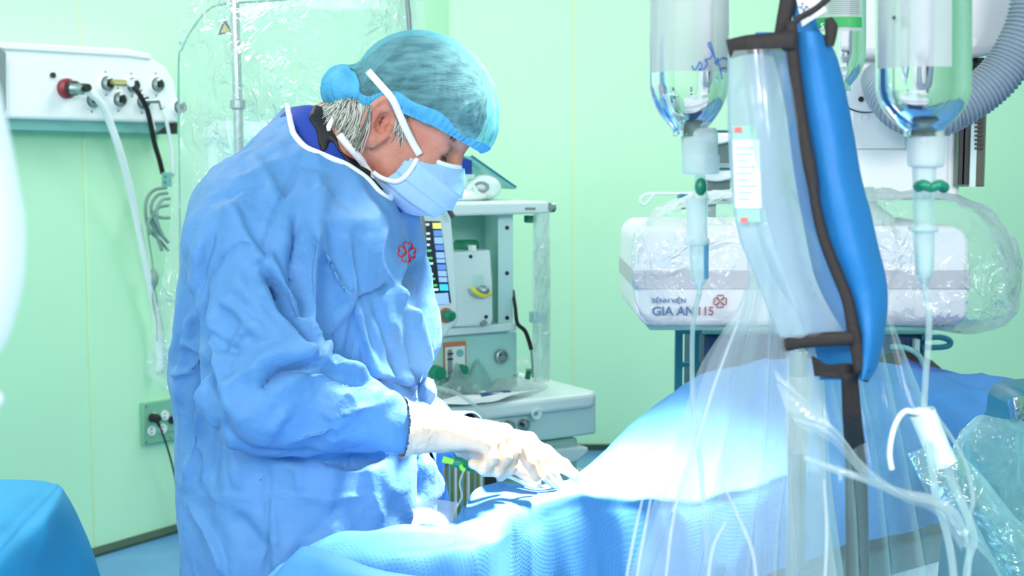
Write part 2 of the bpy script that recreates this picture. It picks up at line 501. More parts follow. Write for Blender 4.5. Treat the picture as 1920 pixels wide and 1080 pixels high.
M_mask = mat('mask_blue', srgb(156, 198, 232), rough=0.7, noise=0.03, bump=.15, bscale=120)
M_navy = mat('shirt_blue', srgb(24, 62, 160), rough=0.7, noise=.1)
M_navy2 = mat('navy_paint', srgb(34, 66, 112), rough=0.5, noise=.1)
M_tealpaint = mat('teal_paint', srgb(30, 118, 140), rough=0.35, noise=.1)
M_red2 = mat('emblem_red', srgb(196, 30, 44), rough=0.5)
M_ink = mat('ink_blue', srgb(0, 84, 140), rough=0.5)
M_redink = mat('ink_red', srgb(172, 40, 48), rough=0.5)
M_pen = mat('pen_blue', srgb(70, 120, 190), rough=0.5)
M_limegreen = mat('lime_plastic', srgb(140, 240, 70), rough=0.3, emit=None)
M_bagblue = mat('cuff_blue', srgb(26, 118, 182), rough=0.55, noise=0.08, nscale=12, bump=.12, bscale=60)
M_strap = mat('webbing_black', srgb(44, 38, 36), rough=0.75, noise=.15, bump=.2, bscale=300)
M_olive = mat('absorber_granules', srgb(150, 150, 80), rough=0.6, vary=srgb(120, 130, 90), nscale=40, bump=.3)
M_glassteal = mat('teal_glass', srgb(120, 205, 205), rough=0.1, alpha=0.75)
M_screen = mat('screen_dark', srgb(20, 34, 44), rough=0.2, emit=(srgb(30, 48, 60), 0.25))
M_ui = {k: mat('screen_'+k, srgb(*c), rough=.3, emit=(srgb(*c), .55)) for k, c in
        {'blue': (92, 140, 214), 'pale': (150, 186, 236), 'yellow': (235, 228, 130), 'cyan': (70, 205, 220), 'green': (110, 200, 110), 'white': (225, 238, 240)}.items()}
F_bag = film('film_cover', tint=(.97, .995, .985), milky=.18, gloss=.24, scale=9, bump=.55, rough=.13, edge=.6, patch=6)
F_front = film('film_foreground', tint=(.95, .985, .975), milky=.13, gloss=.30, scale=3, bump=.35, stretch=(1, 1, .25), rough=.15, milkcol=(.88, .97, .95))
F_soft = film('film_soft', tint=(.97, .99, .985), milky=.42, gloss=.2, scale=14, bump=.6, rough=.2)
F_teal = film('film_teal', tint=(.62, .90, .84), milky=.30, gloss=.6, scale=9, bump=1.0, rough=.1, milkcol=(.62, .93, .82))
F_milk = film('film_milky', tint=(.9, .97, .96), milky=.42, gloss=.15, scale=20, bump=.2, rough=.3, milkcol=(.93, .98, .97))
F_tube = film('film_tube', tint=(.88, .97, .95), milky=.34, gloss=.3, scale=20, bump=.1, rough=.2, milkcol=(.85, .96, .93))
F_cap = film('cap_net', tint=(.56, .80, .84), milky=.20, gloss=.03, scale=90, bump=.4, rough=.6, milkcol=(.30, .74, .88), edge=.75)

def glass(name, col, ior, rough=0.0):
    m = bpy.data.materials.new(name); m.use_nodes = True
    b = m.node_tree.nodes['Principled BSDF']
    b.inputs['Base Color'].default_value = col; b.inputs['Roughness'].default_value = rough
    b.inputs['IOR'].default_value = ior; b.inputs['Transmission Weight'].default_value = 1
    return m
M_liquid = glass('bottle_clear', (.99, 1, .995, 1), 1.25)

def perforated(name, col, dark):
    m = mat(name, col, rough=.65, spec=.3)
    nt = m.node_tree; N = nt.nodes; L = nt.links; b = N['Principled BSDF']
    tc = N.new('ShaderNodeUVMap'); mp = N.new('ShaderNodeMapping')
    L.new(tc.outputs[0], mp.inputs[0])
    vo = N.new('ShaderNodeTexVoronoi'); vo.inputs['Scale'].default_value = 1; vo.inputs['Randomness'].default_value = 0.12
    L.new(mp.outputs[0], vo.inputs['Vector'])
    lt = N.new('ShaderNodeMapRange'); lt.inputs[1].default_value = .16; lt.inputs[2].default_value = .30
    lt.inputs[3].default_value = 1; lt.inputs[4].default_value = 0
    L.new(vo.outputs['Distance'], lt.inputs[0])
    mx = N.new('ShaderNodeMix'); mx.data_type = 'RGBA'; mx.inputs[6].default_value = col; mx.inputs[7].default_value = dark
    L.new(lt.outputs[0], mx.inputs[0]); L.new(mx.outputs[2], b.inputs['Base Color'])
    bp = N.new('ShaderNodeBump'); bp.inputs['Strength'].default_value = .25; bp.inputs['Distance'].default_value = .002; bp.invert = True
    L.new(lt.outputs[0], bp.inputs['Height']); L.new(bp.outputs[0], b.inputs['Normal'])
    return m
M_perf = perforated('drape_dimpled', srgb(78, 144, 204), srgb(68, 131, 194))

# ------------------------------------------------------------------ writing
def text_mesh(name, s, o, right, up, size, material, parent, offset=0.0, extrude=0.0006, width=None, label=None):
    cu = bpy.data.curves.new(name, 'FONT'); cu.body = s; cu.size = 1; cu.extrude = 0; cu.offset = offset
    t = bpy.data.objects.new(name, cu); COL.objects.link(t)
    bpy.context.view_layer.update()
    me = bpy.data.meshes.new_from_object(t.evaluated_get(bpy.context.evaluated_depsgraph_get()))
    bpy.data.objects.remove(t)
    n = len(me.vertices); co = np.empty(n*3); me.vertices.foreach_get('co', co); co = co.reshape(-1, 3)
    x0, x1 = co[:, 0].min(), co[:, 0].max()
    right = np.asarray(right, float); up = np.asarray(up, float)
    sx = size if width is None else width/(x1-x0)
    W = np.asarray(o)+(co[:, :1]-x0)*sx*right+co[:, 1:2]*size*up
    me.vertices.foreach_set('co', W.ravel()); me.update()
    return link(name, me, material, parent, angle=180, label=label)

def heart():
    pts = [(0.03, 0.06), (0.2, 0.26), (0.385, 0.475)]
    for a in np.linspace(-38, 150, 9): pts.append((0.215+0.225*cos(radians(a)), 0.62+0.225*sin(radians(a))))
    pts.append((0, 0.68))
    R = pts[1:]
    Lh = [(-x, y) for x, y in R[::-1]]
    return pts+Lh+[(-0.1, 0.14)]
def emblem_pts():
    """four open hearts round a crossing"""
    H = []
    for k in range(4):
        a = -k*pi/2
        H.append([(x*cos(a)-y*sin(a), x*sin(a)+y*cos(a)) for x, y in heart()])
    return H

# ------------------------------------------------------------------ the room
C0 = np.array([-0.32, 7.2, 0.0]); WD = np.array([-1, -1.486, 0.0]); WD /= np.linalg.norm(WD)     # left wall runs from the corner towards the camera
WN = np.array([1.486, -1, 0.0]); WN /= np.linalg.norm(WN)
HC = 3.2
def WF(t, z, d): return C0+WD*t+WN*d+np.array([0, 0, z])
def WP(px, py, d):
    p = RP(px, py, C0+WN*d, WN)
    return (np.dot(p-C0, WD), p[2])
def WQ(px, py, d):
    t, z = WP(px, py, d); return WF(t, z, d)

struct(ob('floor', MB().box((-5.2, -3, -0.1), (5.6, 7.4, 0)), M_floor))
struct(ob('ceiling', MB().box((-5.2, -3, HC), (5.6, 7.4, HC+.1)), M_ceil))
LL = 5.2
wl = struct(ob('wall_left', MB().prism([WF(-.1, 0, -.003), WF(LL, 0, -.003), WF(LL, 0, -.12), WF(-.1, 0, -.12)], (0, 0, HC)), M_seal))
end = WF(LL, 0, 0)
wb = struct(ob('wall_back', MB().box((-.45, 7.203, 0), (5.6, 7.32, HC)), M_seal))
M_wall2 = mat('wall_pale_fill', srgb(226, 244, 230), rough=0.6, noise=0.03, nscale=0.9)  # unseen walls made paler than the green panels to bounce neutral fill
wr = struct(ob('wall_right', MB().box((5.5, -3, 0), (5.6, 7.3, HC)), M_wall))
wn = struct(ob('wall_near', MB().box((-5.2, -3.1, 0), (5.6, -3, HC)), M_wall2))
wo = struct(ob('wall_side', MB().box((end[0]-.1, -3.0, 0), (end[0], end[1]+.02, HC)), M_wall2))
ts, _ = WP(163, 500, 0)
seams = [ts+1.18*k for k in range(-3, 4)]
seams = [0.0]+[s for s in seams if s > .15]+[LL]
for a, b in zip(seams[:-1], seams[1:]):
    ob('panel', MB().prism([WF(a+.005, 0.0, -.012), WF(b-.005, 0.0, -.012), WF(b-.005, 0, 0), WF(a+.005, 0, 0)], (0, 0, HC)), M_wall, wl, bevel=.002)
xb = [-.33, .32, 1.52, 2.72, 3.92, 5.12, 5.5]
for a, b in zip(xb[:-1], xb[1:]):
    ob('panel', MB().box((a+.006, 7.2, 0.0), (b-.006, 7.213, HC)), M_wall, wb, bevel=.002)
struct(ob('baseboard_left', MB().prism([WF(0, 0, .0), WF(0, .03, .0), WF(0, .03, .008), WF(0, .012, .03), WF(0, 0, .03)], WD*LL), M_base))
struct(ob('baseboard_back', MB().box((-.3, 7.18, 0), (5.5, 7.2, .03)), M_base))

# ------------------------------------------------------------------ medical gas console on the left wall
gl = WQ(160, 230, 0)
gc = thing('gas_console', gl, 'long white wall-mounted medical gas console with round outlets', 'gas console')
fd = .13
poly = [(-150, 66), (0, 84), (240, 100), (285, 108), (312, 124), (328, 150), (334, 185), (334, 232), (-150, 218)]
Q = [WP(x, y, fd) for x, y in poly]
ob('console_body', MB().prism([WF(t, z, 0) for t, z in Q], WN*fd), M_white, gc, bevel=.014, segs=4)
Q = [WP(x, y, fd+.01) for x, y in [(-150, 60), (0, 78), (240, 92), (285, 101), (285, 112), (240, 106), (0, 92), (-150, 76)]]
ob('top_rail', MB().prism([WF(t, z, 0.01) for t, z in Q], WN*fd), M_white, gc, bevel=.006, segs=3)
Q = [WP(x, y, fd-.02) for x, y in [(-150, 214), (332, 228), (334, 252), (-150, 240)]]
ob('lower_rail', MB().prism([WF(t, z, 0) for t, z in Q], WN*(fd-.02)), M_tealgrey, gc, bevel=.004)
Q = [WP(x, y, fd+.03) for x, y in [(-150, 60), (-2, 84), (13, 98), (13, 205), (-2, 236), (-150, 230)]]
ob('end_cover', MB().prism([WF(t, z, 0) for t, z in Q], WN*(fd+.03)), M_grey, gc, bevel=.008)
ob('dark_hole', disc(WQ(98, 141, fd), WN, PX(5, 5.2), .008), M_dark, gc)  # dark disc standing in for a small black hole in the face
ob('end_bracket', MB().prism([WQ(318, 238, fd+.01), WQ(333, 229, fd+.01), WQ(333, 250, fd+.01), WQ(300, 251, fd+.01)], -WN*.05), M_dark, gc)
def outlet(px, py, r=17):
    c = WQ(px, py, fd); k = PX(r, 5.3)
    o = ob('outlet', MB().lathe(c, WN, [(0, k), (.006, k), (.010, k*.86), (.004, k*.84)], 28), M_white, gc)
    ob('ring', MB().lathe(c+WN*.004, WN, [(0, k*.72), (.020, k*.70), (.024, k*.52), (.012, k*.48)], 24), M_steel, o)
    ob('socket', disc(c+WN*.010, WN, k*.30, .018, 14), M_dark, o)
    for dz in (1.25, -1.2):
        ob('screw', disc(c+np.array([0, 0, k*dz]), WN, k*.09, .003, 8), M_dark, o)
for x, y in [(198, 157), (246, 160), (292, 159), (171, 188), (221, 187), (265, 191), (334, 201)]: outlet(x, y)
c = WQ(122, 166, fd)
o = ob('outlet', MB().lathe(c, WN, [(0, .036), (.02, .036), (.03, .028), (.03, .0)], 28), M_red, gc, label='dark red suction outlet')
ob('connector', MB().lathe(c+WN*.03, WN, [(0, .026), (.03, .026), (.04, .017), (.09, .015), (.10, .013)], 20), M_dark, o)

def wtube(px, d):      # list of (px,py) at offsets d (scalar or list) from the left wall
    n = len(px); dd = np.interp(np.linspace(0, 1, n), np.linspace(0, 1, len(d)), d) if hasattr(d, '__len__') else [d]*n
    return [WQ(x, y, k) for (x, y), k in zip(px, dd)]
mb = MB().tube(wtube([(136, 166), (150, 167), (170, 175), (188, 192), (203, 222), (222, 275), (240, 340), (256, 410), (270, 480), (282, 540), (292, 590), (297, 640), (300, 700)], [.20, .24, .2, .1, .06, .05]), .014, 12, res=60)
h = tag(ob('suction_hose', mb, M_whitetube, angle=180), 'thick white hose hanging from the dark red outlet', 'hose', 'hoses on the gas console')
ob('connector', MB().tube(wtube([(132, 166), (146, 167), (156, 169)], [.2, .24]), .018, 12), M_steel, h)
mb = MB().tube(wtube([(236, 156), (248, 160), (262, 178), (275, 203), (283, 235), (290, 270), (299, 300), (305, 325)], [.2, .22, .14, .1]), .010, 10, res=40)
h = tag(ob('air_hose', mb, M_black, angle=180), 'black hose with a brass connector hanging from the gas console', 'hose', 'hoses on the gas console')
ob('connector', MB().tube(wtube([(206, 154), (216, 155), (238, 156)], [.15, .2]), [.008, .012, .012], 10), M_brass, h, label='brass connector')
ob('sleeve', MB().tube(wtube([(281, 222), (286, 243)], [.155, .15]), .0125, 10), M_whitetube, h, label='short white sleeve')
ob('elbow', MB().lathe(WQ(240, 156, .2), WN, [(-.02, .012), (.02, .014), (.02, 0)], 12), M_whitetube, h)
mb = MB().tube(wtube([(272, 190), (296, 189), (303, 195), (309, 215), (316, 248), (322, 285), (324, 330)], [.15, .18, .14]), .007, 10, res=30)
h = tag(ob('oxygen_hose', mb, M_whitetube, angle=180), 'thin white hose with a grey elbow right of the black hose', 'hose', 'hoses on the gas console')
ob('elbow', MB().tube(wtube([(268, 190), (298, 189), (304, 204)], [.15, .18]), .0095, 10), M_steel, h)
# cable bundle
cb = thing('cable_bundle', WQ(290, 430, .1), 'bundle of grey looped cables hanging beside the plastic cover', 'cable')
for i, L_ in enumerate([[(312, 352), (290, 356), (276, 372), (273, 400), (280, 430), (300, 452), (316, 470)],
                        [(314, 362), (296, 366), (284, 384), (286, 410), (298, 436), (316, 455)],
                        [(316, 385), (300, 388), (290, 398), (284, 415), (292, 438), (304, 470)],
                        [(318, 408), (302, 408), (288, 404), (278, 418), (282, 440)],
                        [(318, 372), (304, 375), (294, 392), (296, 420), (308, 448)]]):
    ob('cable', MB().tube(wtube(L_, .1+.015*i), .0065, 8, res=26), M_greytube, cb, angle=180)
ob('clip', MB().prism([WQ(303, 323, .14), WQ(316, 323, .14), WQ(316, 350, .14), WQ(303, 350, .14)], WN*.02), M_tealgrey, cb, bevel=.002)
for y in (331, 342): ob('stud', disc(WQ(309, y, .16), WN, .004, .004, 10), M_green, cb)
pc = thing('call_cord', WQ(288, 600, .08), 'thin grey cord with an oval grey joint hanging on the wall', 'cord')
ob('cord', MB().tube(wtube([(276, 425), (279, 450), (284, 480), (287, 505)], .08), .0028, 6, res=16), M_greytube, pc)
a_, b_ = WQ(288, 503, .08), WQ(288, 546, .08)
ob('joint', MB().lathe(a_, b_-a_, [(0, .004), (.01, .012), (.035, .021), (.062, .017), (.075, .009), (.088, .006)], 16), M_greytube, pc, label='oval grey joint')
ob('cord', MB().tube(wtube([(286, 545), (287, 570), (293, 600), (294, 640)], .08), .0025, 6, res=16), M_greytube, pc)
ob('cord', MB().tube(wtube([(291, 545), (295, 565), (300, 588), (306, 620)], .08), .0025, 6, res=16), M_greytube, pc)
# socket plate
so = thing('socket_plate', WQ(300, 790, 0), 'green-grey wall socket plate with round sockets behind the gown', 'socket')
Q = [WP(x, y, .02) for x, y in [(268, 756), (362, 742), (362, 819), (270, 835)]]
ob('plate', MB().prism([WF(t, z, 0) for t, z in Q], WN*.02), mat('plate_green', srgb(130, 190, 158), rough=.4, noise=.05), so, bevel=.003)
for x, y in [(288, 783), (309, 779), (284, 808), (305, 804)]:
    s = ob('socket', MB().lathe(WQ(x, y, .02), WN, [(0, .020), (.006, .019), (.006, 0)], 20), M_white, so)
    for dz in (-.008, .008): ob('hole', disc(WQ(x, y, .026)+np.array([0, 0, dz]), WN, .003, .002, 8), M_dark, s)
ob('switch', disc(WQ(321, 787, .02), WN, .016, .008), M_dark, so, label='dark round switch')
ob('switch', disc(WQ(335, 785, .02), WN, .016, .010), M_green, so, label='green round switch')
ob('nameplate', MB().prism([WQ(313, 806, .021), WQ(341, 802, .021), WQ(341, 806, .021), WQ(313, 810, .021)], WN*.002), M_tealgrey, so)
for x, y in [(274, 762), (274, 829), (319, 820)]: ob('screw', disc(WQ(x, y, .02), WN, .004, .003, 8), M_steel, so)
pl = ob('power_plug', MB().lathe(WQ(285, 783, .028), WN, [(0, .018), (.03, .018), (.045, .010), (.045, 0)], 16), M_black)
tag(pl, 'black power plug with a thin cord in the wall socket plate', 'plug')
ob('cord', MB().tube(wtube([(285, 784), (294, 790), (302, 806), (314, 840), (326, 885), (334, 925), (340, 965), (348, 1010)], [.07, .08, .06, .05]), .0042, 8, res=40), M_black, pl)
ob('strain_relief', MB().tube(wtube([(286, 784), (294, 790), (300, 800)], [.07, .08]), [.010, .006], 8), M_black, pl)

# ------------------------------------------------------------------ equipment cabinet seen through the shield
cab = thing('equipment_cabinet', P(520, 900, 4.5)*[1, 1, 0], 'pale grey-green equipment cabinet seen through the plastic-covered shield', 'cabinet')
a = P(385, 226, 4.5); b = P(675, 226, 4.5)
ob('cabinet_body', MB().box((a[0], 4.5, .12), (b[0], 4.95, a[2])), M_offwhite, cab, bevel=.03, segs=4)
a = P(408, 255, 4.5); b = P(640, 440, 4.5)
ob('upper_panel', MB().box((a[0], 4.485, b[2]), (b[0], 4.5, a[2])), M_teal2, cab, bevel=.006)
a = P(408, 460, 4.5); b = P(640, 650, 4.5)
ob('lower_panel', MB().box((a[0], 4.485, b[2]), (b[0], 4.5, a[2])), M_teal, cab, bevel=.006)
for x in (-.72, -.4):
    for y in (4.58, 4.86):
        ob('caster', MB().lathe((x*.0+P(430 if x < -.5 else 620, 500, 4.5)[0], y, .06), (1, 0, 0), [(-.015, .05), (-.02, .06), (.02, .06), (.015, .05)], 16), M_dark, cab)

# ------------------------------------------------------------------ radiation shield with plastic cover
YS = 2.75
sh = thing('radiation_shield', P(445, 640, YS), 'clear acrylic radiation shield on a steel pole behind the surgeon', 'shield')
out = [(338, 560), (336, 300), (335, 120), (342, 90), (362, 52), (395, 15), (440, 6), (560, -4), (700, -30), (770, -60), (778, 120), (778, 560)]
M_acr = film('acrylic', tint=(.93, .985, .965), milky=.03, gloss=.04, scale=1, bump=0.0, rough=.03, edge=.2)
ob('panel', MB().prism([P(x, y, YS) for x, y in out], (0, .008, 0)), M_acr, sh)
M_edge = mat('acrylic_edge', srgb(120, 190, 170), rough=.2, alpha=.7)
ob('edge', MB().tube([P(x, y, YS-.002) for x, y in out[:10]], .0022, 8, res=90), M_edge, sh)
ob('pole', MB().tube([P(437, -60, YS-.05), P(441, 60, YS-.05), P(446, 200, YS-.05), P(449, 330, YS-.05), P(451, 640, YS-.05)], PX(9, YS), 16), M_chrome, sh)
ob('clamp', MB().lathe(P(446, 196, YS-.05), (0, 0, -1), [(-.010, .011), (-.008, .015), (.006, .015), (.010, .011)], 16), M_steel, sh)
ob('side_arm', MB().tube([P(760, -60, YS-.02), P(763, 0, YS-.02), P(766, 25, YS-.02), P(768, 60, YS-.02), P(768, 210, YS-.02)], PX(4.5, YS), 10), M_grey, sh)
tri = [P(421, 34, YS-.012), P(437, 60, YS-.012), P(409, 66, YS-.012)]
tt = ob('warning_sign', MB().prism(tri, (0, -.002, 0)), M_dark, sh, label='small yellow warning triangle')
tri2 = [P(421, 44, YS-.016), P(431, 58, YS-.016), P(414, 62, YS-.016)]
ob('sign_face', MB().prism(tri2, (0, -.001, 0)), mat('sign_yellow', srgb(220, 200, 110), rough=.5), tt)
# cover: film bag, front and back, hanging lower than the panel
def loft(rows, nu, nv):
    """rows: list of rows, each a list of 3D points of equal count -> grid"""
    A = np.array(rows, float)
    A = cru(A, nu)
    A = np.transpose(cru(np.transpose(A, (1, 0, 2)), nv), (1, 0, 2))
    return A
def PR(lst): return [P(*t) for t in lst]
def crinkle(G, amp, sc, seed=0, dirn=(0, -1, 0), st=(1, 1, 1), oct=3):
    n = fbm(G*np.array(st)*sc, oct, seed)
    n = np.sign(n)*np.abs(n)**.8
    return G+n[..., None]*amp*np.asarray(dirn, float)
def crease(G, amp, sc, seed=0, dirn=(0, -1, 0), st=(1, 1, 1)):
    n = 1-np.abs(fbm(G*np.array(st)*sc, 3, seed))*2.2
    return G+(n*amp)[..., None]*np.asarray(dirn, float)
rows = [PR([(430, -70, YS-.06), (550, -75, YS-.06), (700, -80, YS-.05), (790, -90, YS)]),
        PR([(345, 30, YS-.05), (500, 20, YS-.11), (680, 10, YS-.09), (790, 20, YS)]),
        PR([(333, 120, YS-.05), (480, 130, YS-.13), (640, 130, YS-.11), (784, 130, YS)]),
        PR([(333, 260, YS-.05), (460, 280, YS-.11), (620, 280, YS-.10), (784, 280, YS)]),
        PR([(322, 400, YS-.05), (440, 420, YS-.09), (600, 420, YS-.08), (780, 420, YS)]),
        PR([(300, 560, YS-.05), (420, 560, YS-.07), (560, 580, YS-.07), (760, 560, YS)]),
        PR([(276, 660, YS-.05), (360, 690, YS-.05), (500, 690, YS-.05), (740, 690, YS)]),
        PR([(272, 700, YS-.04), (345, 748, YS-.05), (480, 740, YS-.05), (730, 740, YS)])]
G = crease(crinkle(loft(rows, 90, 80), .012, 9, 3), .006, 6, 9, st=(1, 1, .6))
cov = ob('plastic_cover', MB().grid(G), F_bag, angle=180)
tag(cov, 'crinkled clear plastic cover hanging over the radiation shield', 'plastic cover', 'clear plastic covers')
rows2 = [[p+np.array([0, .14, 0]) for p in r] for r in rows]
G2 = crinkle(loft(rows2, 40, 40), .012, 8, 5)
ob('back_sheet', MB().grid(G2), F_bag, cov, angle=180)
# ------------------------------------------------------------------ anaesthesia machine
AO = P(1130, 735, 3.75); AR = np.array([1, .61, 0.]); AR /= np.linalg.norm(AR); AD = np.array([-AR[1], AR[0], 0])
def A3(a, b, z): return np.array([AO[0], AO[1], 0])+AR*a+AD*b+np.array([0, 0, z])
def AP(px, py, b):
    p = RP(px, py, np.array([AO[0], AO[1], 0])+AD*b, AD)
    return np.dot(p-AO, AR), p[2]
def AQ(px, py, b): a, z = AP(px, py, b); return A3(a, b, z)
def abox(x0, y0, x1, y1, b, dep, mb=None):
    """box whose front face at depth b has the pixel corners (top-left, bottom-right)"""
    a0, z1 = AP(x0, y0, b); a1, _ = AP(x1, (y0+y1)/2, b); _, z0 = AP((x0+x1)/2, y1, b); _, z1 = AP((x0+x1)/2, y0, b)
    mb = mb or MB()
    return mb.hull8([A3(a0, b, z0), A3(a1, b, z0), A3(a1, b, z1), A3(a0, b, z1), A3(a0, b+dep, z0), A3(a1, b+dep, z0), A3(a1, b+dep, z1), A3(a0, b+dep, z1)])
def apoly(pts, b, dep): return MB().prism([AQ(x, y, b) for x, y in pts], AD*dep)
am = thing('anaesthesia_machine', A3(-.6, .3, 0), 'pale green anaesthesia machine with monitor, vaporizer and work tray', 'anaesthesia machine')
tz = AO[2]
tray = ob('work_tray', MB().prism([A3(-.74, 0, tz-.042), A3(-.03, 0, tz-.042), A3(0, .03, tz-.042), A3(0, .42, tz-.042), A3(-.74, .42, tz-.042)], (0, 0, .042)), M_offwhite, am, bevel=.012, segs=3)
ob('drawer', abox(660, 780, 1118, 843, .03, .38), M_teal, am, bevel=.006)
c = AQ(1005, 776, 0)
rd = ob('emblem', MB().lathe(c, -AD, [(0, .016), (.006, .016), (.008, .013), (.004, .012), (.004, 0)], 24), M_offwhite, am)
ob('emblem_mark', abox(1001, 772, 1009, 779, -.006, .003), M_tealgrey, rd)
for x, y in ((951, 798), (979, 795)):
    k = ob('latch', MB().lathe(AQ(x, y, .03), -AD, [(0, .014), (.02, .014), (.026, .008), (.026, 0)], 16), M_steel, am)
    ob('slot', disc(AQ(x-2, y, .01), -AD, .005, .01, 8), M_dark, k)
ob('lower_body', MB().hull8([A3(-.70, .05, .12), A3(-.045, .05, .12), A3(-.045, .05, tz-.13), A3(-.70, .05, tz-.13), A3(-.70, .4, .12), A3(-.045, .4, .12), A3(-.045, .4, tz-.13), A3(-.70, .4, tz-.13)]), M_teal2, am, bevel=.01)
a0, z0 = AP(1102, 842, .04)
pts = [(760, 905), (760, 868), (900, 853), (1104, 838), (1104, 848), (1085, 865), (1040, 880), (960, 895)]
ob('lower_handle', apoly(pts, .0, .05), M_offwhite, am, bevel=.006)
ob('lower_drawer', abox(760, 905, 1100, 1010, .04, .05), M_teal, am, bevel=.006)
for a in (-.64, -.1):
    for b in (.08, .36):
        ob('caster', MB().lathe(A3(a, b, .06), AR, [(-.014, .05), (-.02, .06), (.02, .06), (.014, .05)], 16), M_dark, am)
# upper frame
BB = .26
ob('back_panel', abox(760, 400, 925, 612, BB+.10, .03), M_teal2, am)
ob('side_panel', MB().hull8([AQ(934, 612, BB-.12), AQ(962, 614, BB-.12), AQ(962, 396, BB-.12), AQ(934, 398, BB-.12), AQ(905, 612, BB+.13), AQ(925, 612, BB+.13), AQ(925, 400, BB+.13), AQ(905, 400, BB+.13)]), M_teal, am, bevel=.002)
for y in (427, 512, 596): ob('screw', disc(AQ(950, y, BB-.12), -AD, .0055, .004, 10), M_dark, am)
ob('top_shelf', abox(770, 380, 1030, 404, BB-.18, .36), M_offwhite, am, bevel=.008, segs=3)
ob('shelf_end_cap', MB().lathe(AQ(1031, 389, BB-.15), AR, [(0, .014), (.012, .014), (.014, 0)], 14), M_steel, am)
wm = abox(985, 389, 988, 394, BB-.182, .003)
for k in range(1, 5): abox(985+k*4, 389, 988+k*4, 394, BB-.182, .003, wm)
ob('shelf_mark', wm, M_grey, am)
ob('green_knob', MB().lathe(AQ(994, 404, BB-.1), (0, 0, -1), [(0, .017), (.018, .017), (.02, .012), (.02, 0)], 14), M_green, am)
ob('middle_shelf', abox(770, 613, 969, 628, BB-.14, .30), M_offwhite, am, bevel=.004)
ob('lower_panel', abox(770, 628, 970, 736, BB-.11, .27), M_teal2, am, bevel=.006)
fm = ob('flowmeter_panel', abox(834, 642, 874, 706, BB-.12, .012), M_orange, am, label='flowmeter panel with an orange border')
ob('plate', abox(836, 650, 872, 706, BB-.125, .01), M_offwhite, fm)
ob('gauge', disc(AQ(862, 662, BB-.125), -AD, .010, .004), M_tealgrey, fm)
ob('scale', abox(841, 656, 848, 702, BB-.13, .004), M_grey, fm)
for y in (662, 672): ob('mark', abox(840, y, 850, y+3, BB-.132, .003), M_dark, fm)
ob('knob', MB().lathe(AQ(864, 692, BB-.125), -AD, [(0, .014), (.02, .013), (.02, 0)], 14), M_green, fm)
g = ob('gauge', MB().lathe(AQ(937, 668, BB-.11), -AD, [(0, .019), (.014, .019), (.016, .015), (.008, .014), (.008, 0)], 20), M_steel, am)
ob('needle', abox(934, 664, 941, 667, BB-.121, .002), M_dark, g)
ob('green_knob', MB().lathe(AQ(816, 698, BB-.12), -AD, [(0, .02), (.03, .018), (.03, 0)], 14), M_green, am)
# monitor
mn = ob('monitor', apoly([(740, 384), (838, 384), (846, 396), (858, 520), (861, 600), (856, 611), (846, 617), (840, 632), (740, 646)], BB-.30, .08), M_offwhite, am, bevel=.009, segs=3)
s_ = ob('screen', apoly([(770, 414), (826, 415), (846, 568), (770, 574)], BB-.303, .006), M_screen, mn)
for i, (y0, y1, k) in enumerate([(418, 429, 'yellow'), (432, 443, 'blue'), (445, 457, 'pale'), (459, 469, 'blue'), (473, 484, 'pale'), (486, 493, 'pale'), (496, 506, 'blue'), (508, 518, 'pale'), (520, 529, 'pale'), (533, 545, 'cyan')]):
    sh_ = (y0-415)*.115
    ob('button', apoly([(811+sh_, y0), (826+sh_, y0), (826+sh_+(y1-y0)*.12, y1), (811+sh_+(y1-y0)*.12, y1)], BB-.306, .003), M_ui[k], s_)
ob('button', apoly([(800, 552), (840, 549), (843, 570), (800, 572)], BB-.306, .003), M_ui['pale'], s_)
for y0, x0, x1, k in [(419, 797, 805, 'white'), (436, 800, 806, 'white'), (446, 797, 807, 'white'), (457, 799, 806, 'white'), (468, 797, 809, 'green'), (482, 799, 811, 'green'), (492, 803, 812, 'white'), (512, 808, 812, 'white'), (521, 804, 816, 'green'), (533, 806, 820, 'green'), (541, 812, 822, 'white')]:
    ob('reading', apoly([(x0, y0), (x1, y0), (x1, y0+4), (x0, y0+4)], BB-.306, .003), M_ui[k], s_)
k_ = ob('knob_ring', MB().lathe(AQ(835, 591, BB-.30), -AD, [(0, .019), (.006, .019), (.006, 0)], 22), M_orange, mn, label='orange ring')
ob('knob', MB().lathe(AQ(838, 591, BB-.306), -AD, [(0, .015), (.022, .014), (.026, .010), (.026, 0)], 18), M_green, mn, label='green control knob')
ob('support_arm', MB().tube([AQ(832, 372, BB-.31), AQ(838, 386, BB-.34), AQ(850, 408, BB-.35)], .0065, 10), M_dark, mn)
ob('cable', MB().tube([AQ(786, 398, BB-.36), AQ(792, 420, BB-.36), AQ(795, 470, BB-.36)], .008, 8), M_grey, mn)
# vaporizer
vp = ob('vaporizer', apoly([(838, 474), (920, 468), (924, 530), (925, 600), (921, 611), (842, 614)], BB-.16, .14), M_offwhite, am, bevel=.006, segs=3)
ob('filler_cap', MB().lathe(AQ(874, 474, BB-.08), (0, 0, 1), [(0, .035), (.026, .035), (.034, .030), (.034, 0)], 26), M_green, vp, label='dark green cap')
ob('cap_tab', abox(885, 460, 893, 471, BB-.165, .02), M_white, vp)
ob('recess', abox(885, 514, 907, 552, BB-.163, .006), M_teal, vp, bevel=.002)
ob('dial_ring', MB().tube([AQ(884, 538, BB-.185), AQ(892, 548, BB-.19), AQ(906, 554, BB-.19), AQ(920, 550, BB-.185)], .006, 8, res=14), M_yellow, vp, label='yellow ring')
ob('dial', MB().ell(AQ(906, 544, BB-.185), (.017, .014, .013)), M_steel, vp)
for x, y in ((882, 481), (911, 594)): ob('screw', disc(AQ(x, y, BB-.16), -AD, .005, .003, 10), M_dark, vp)
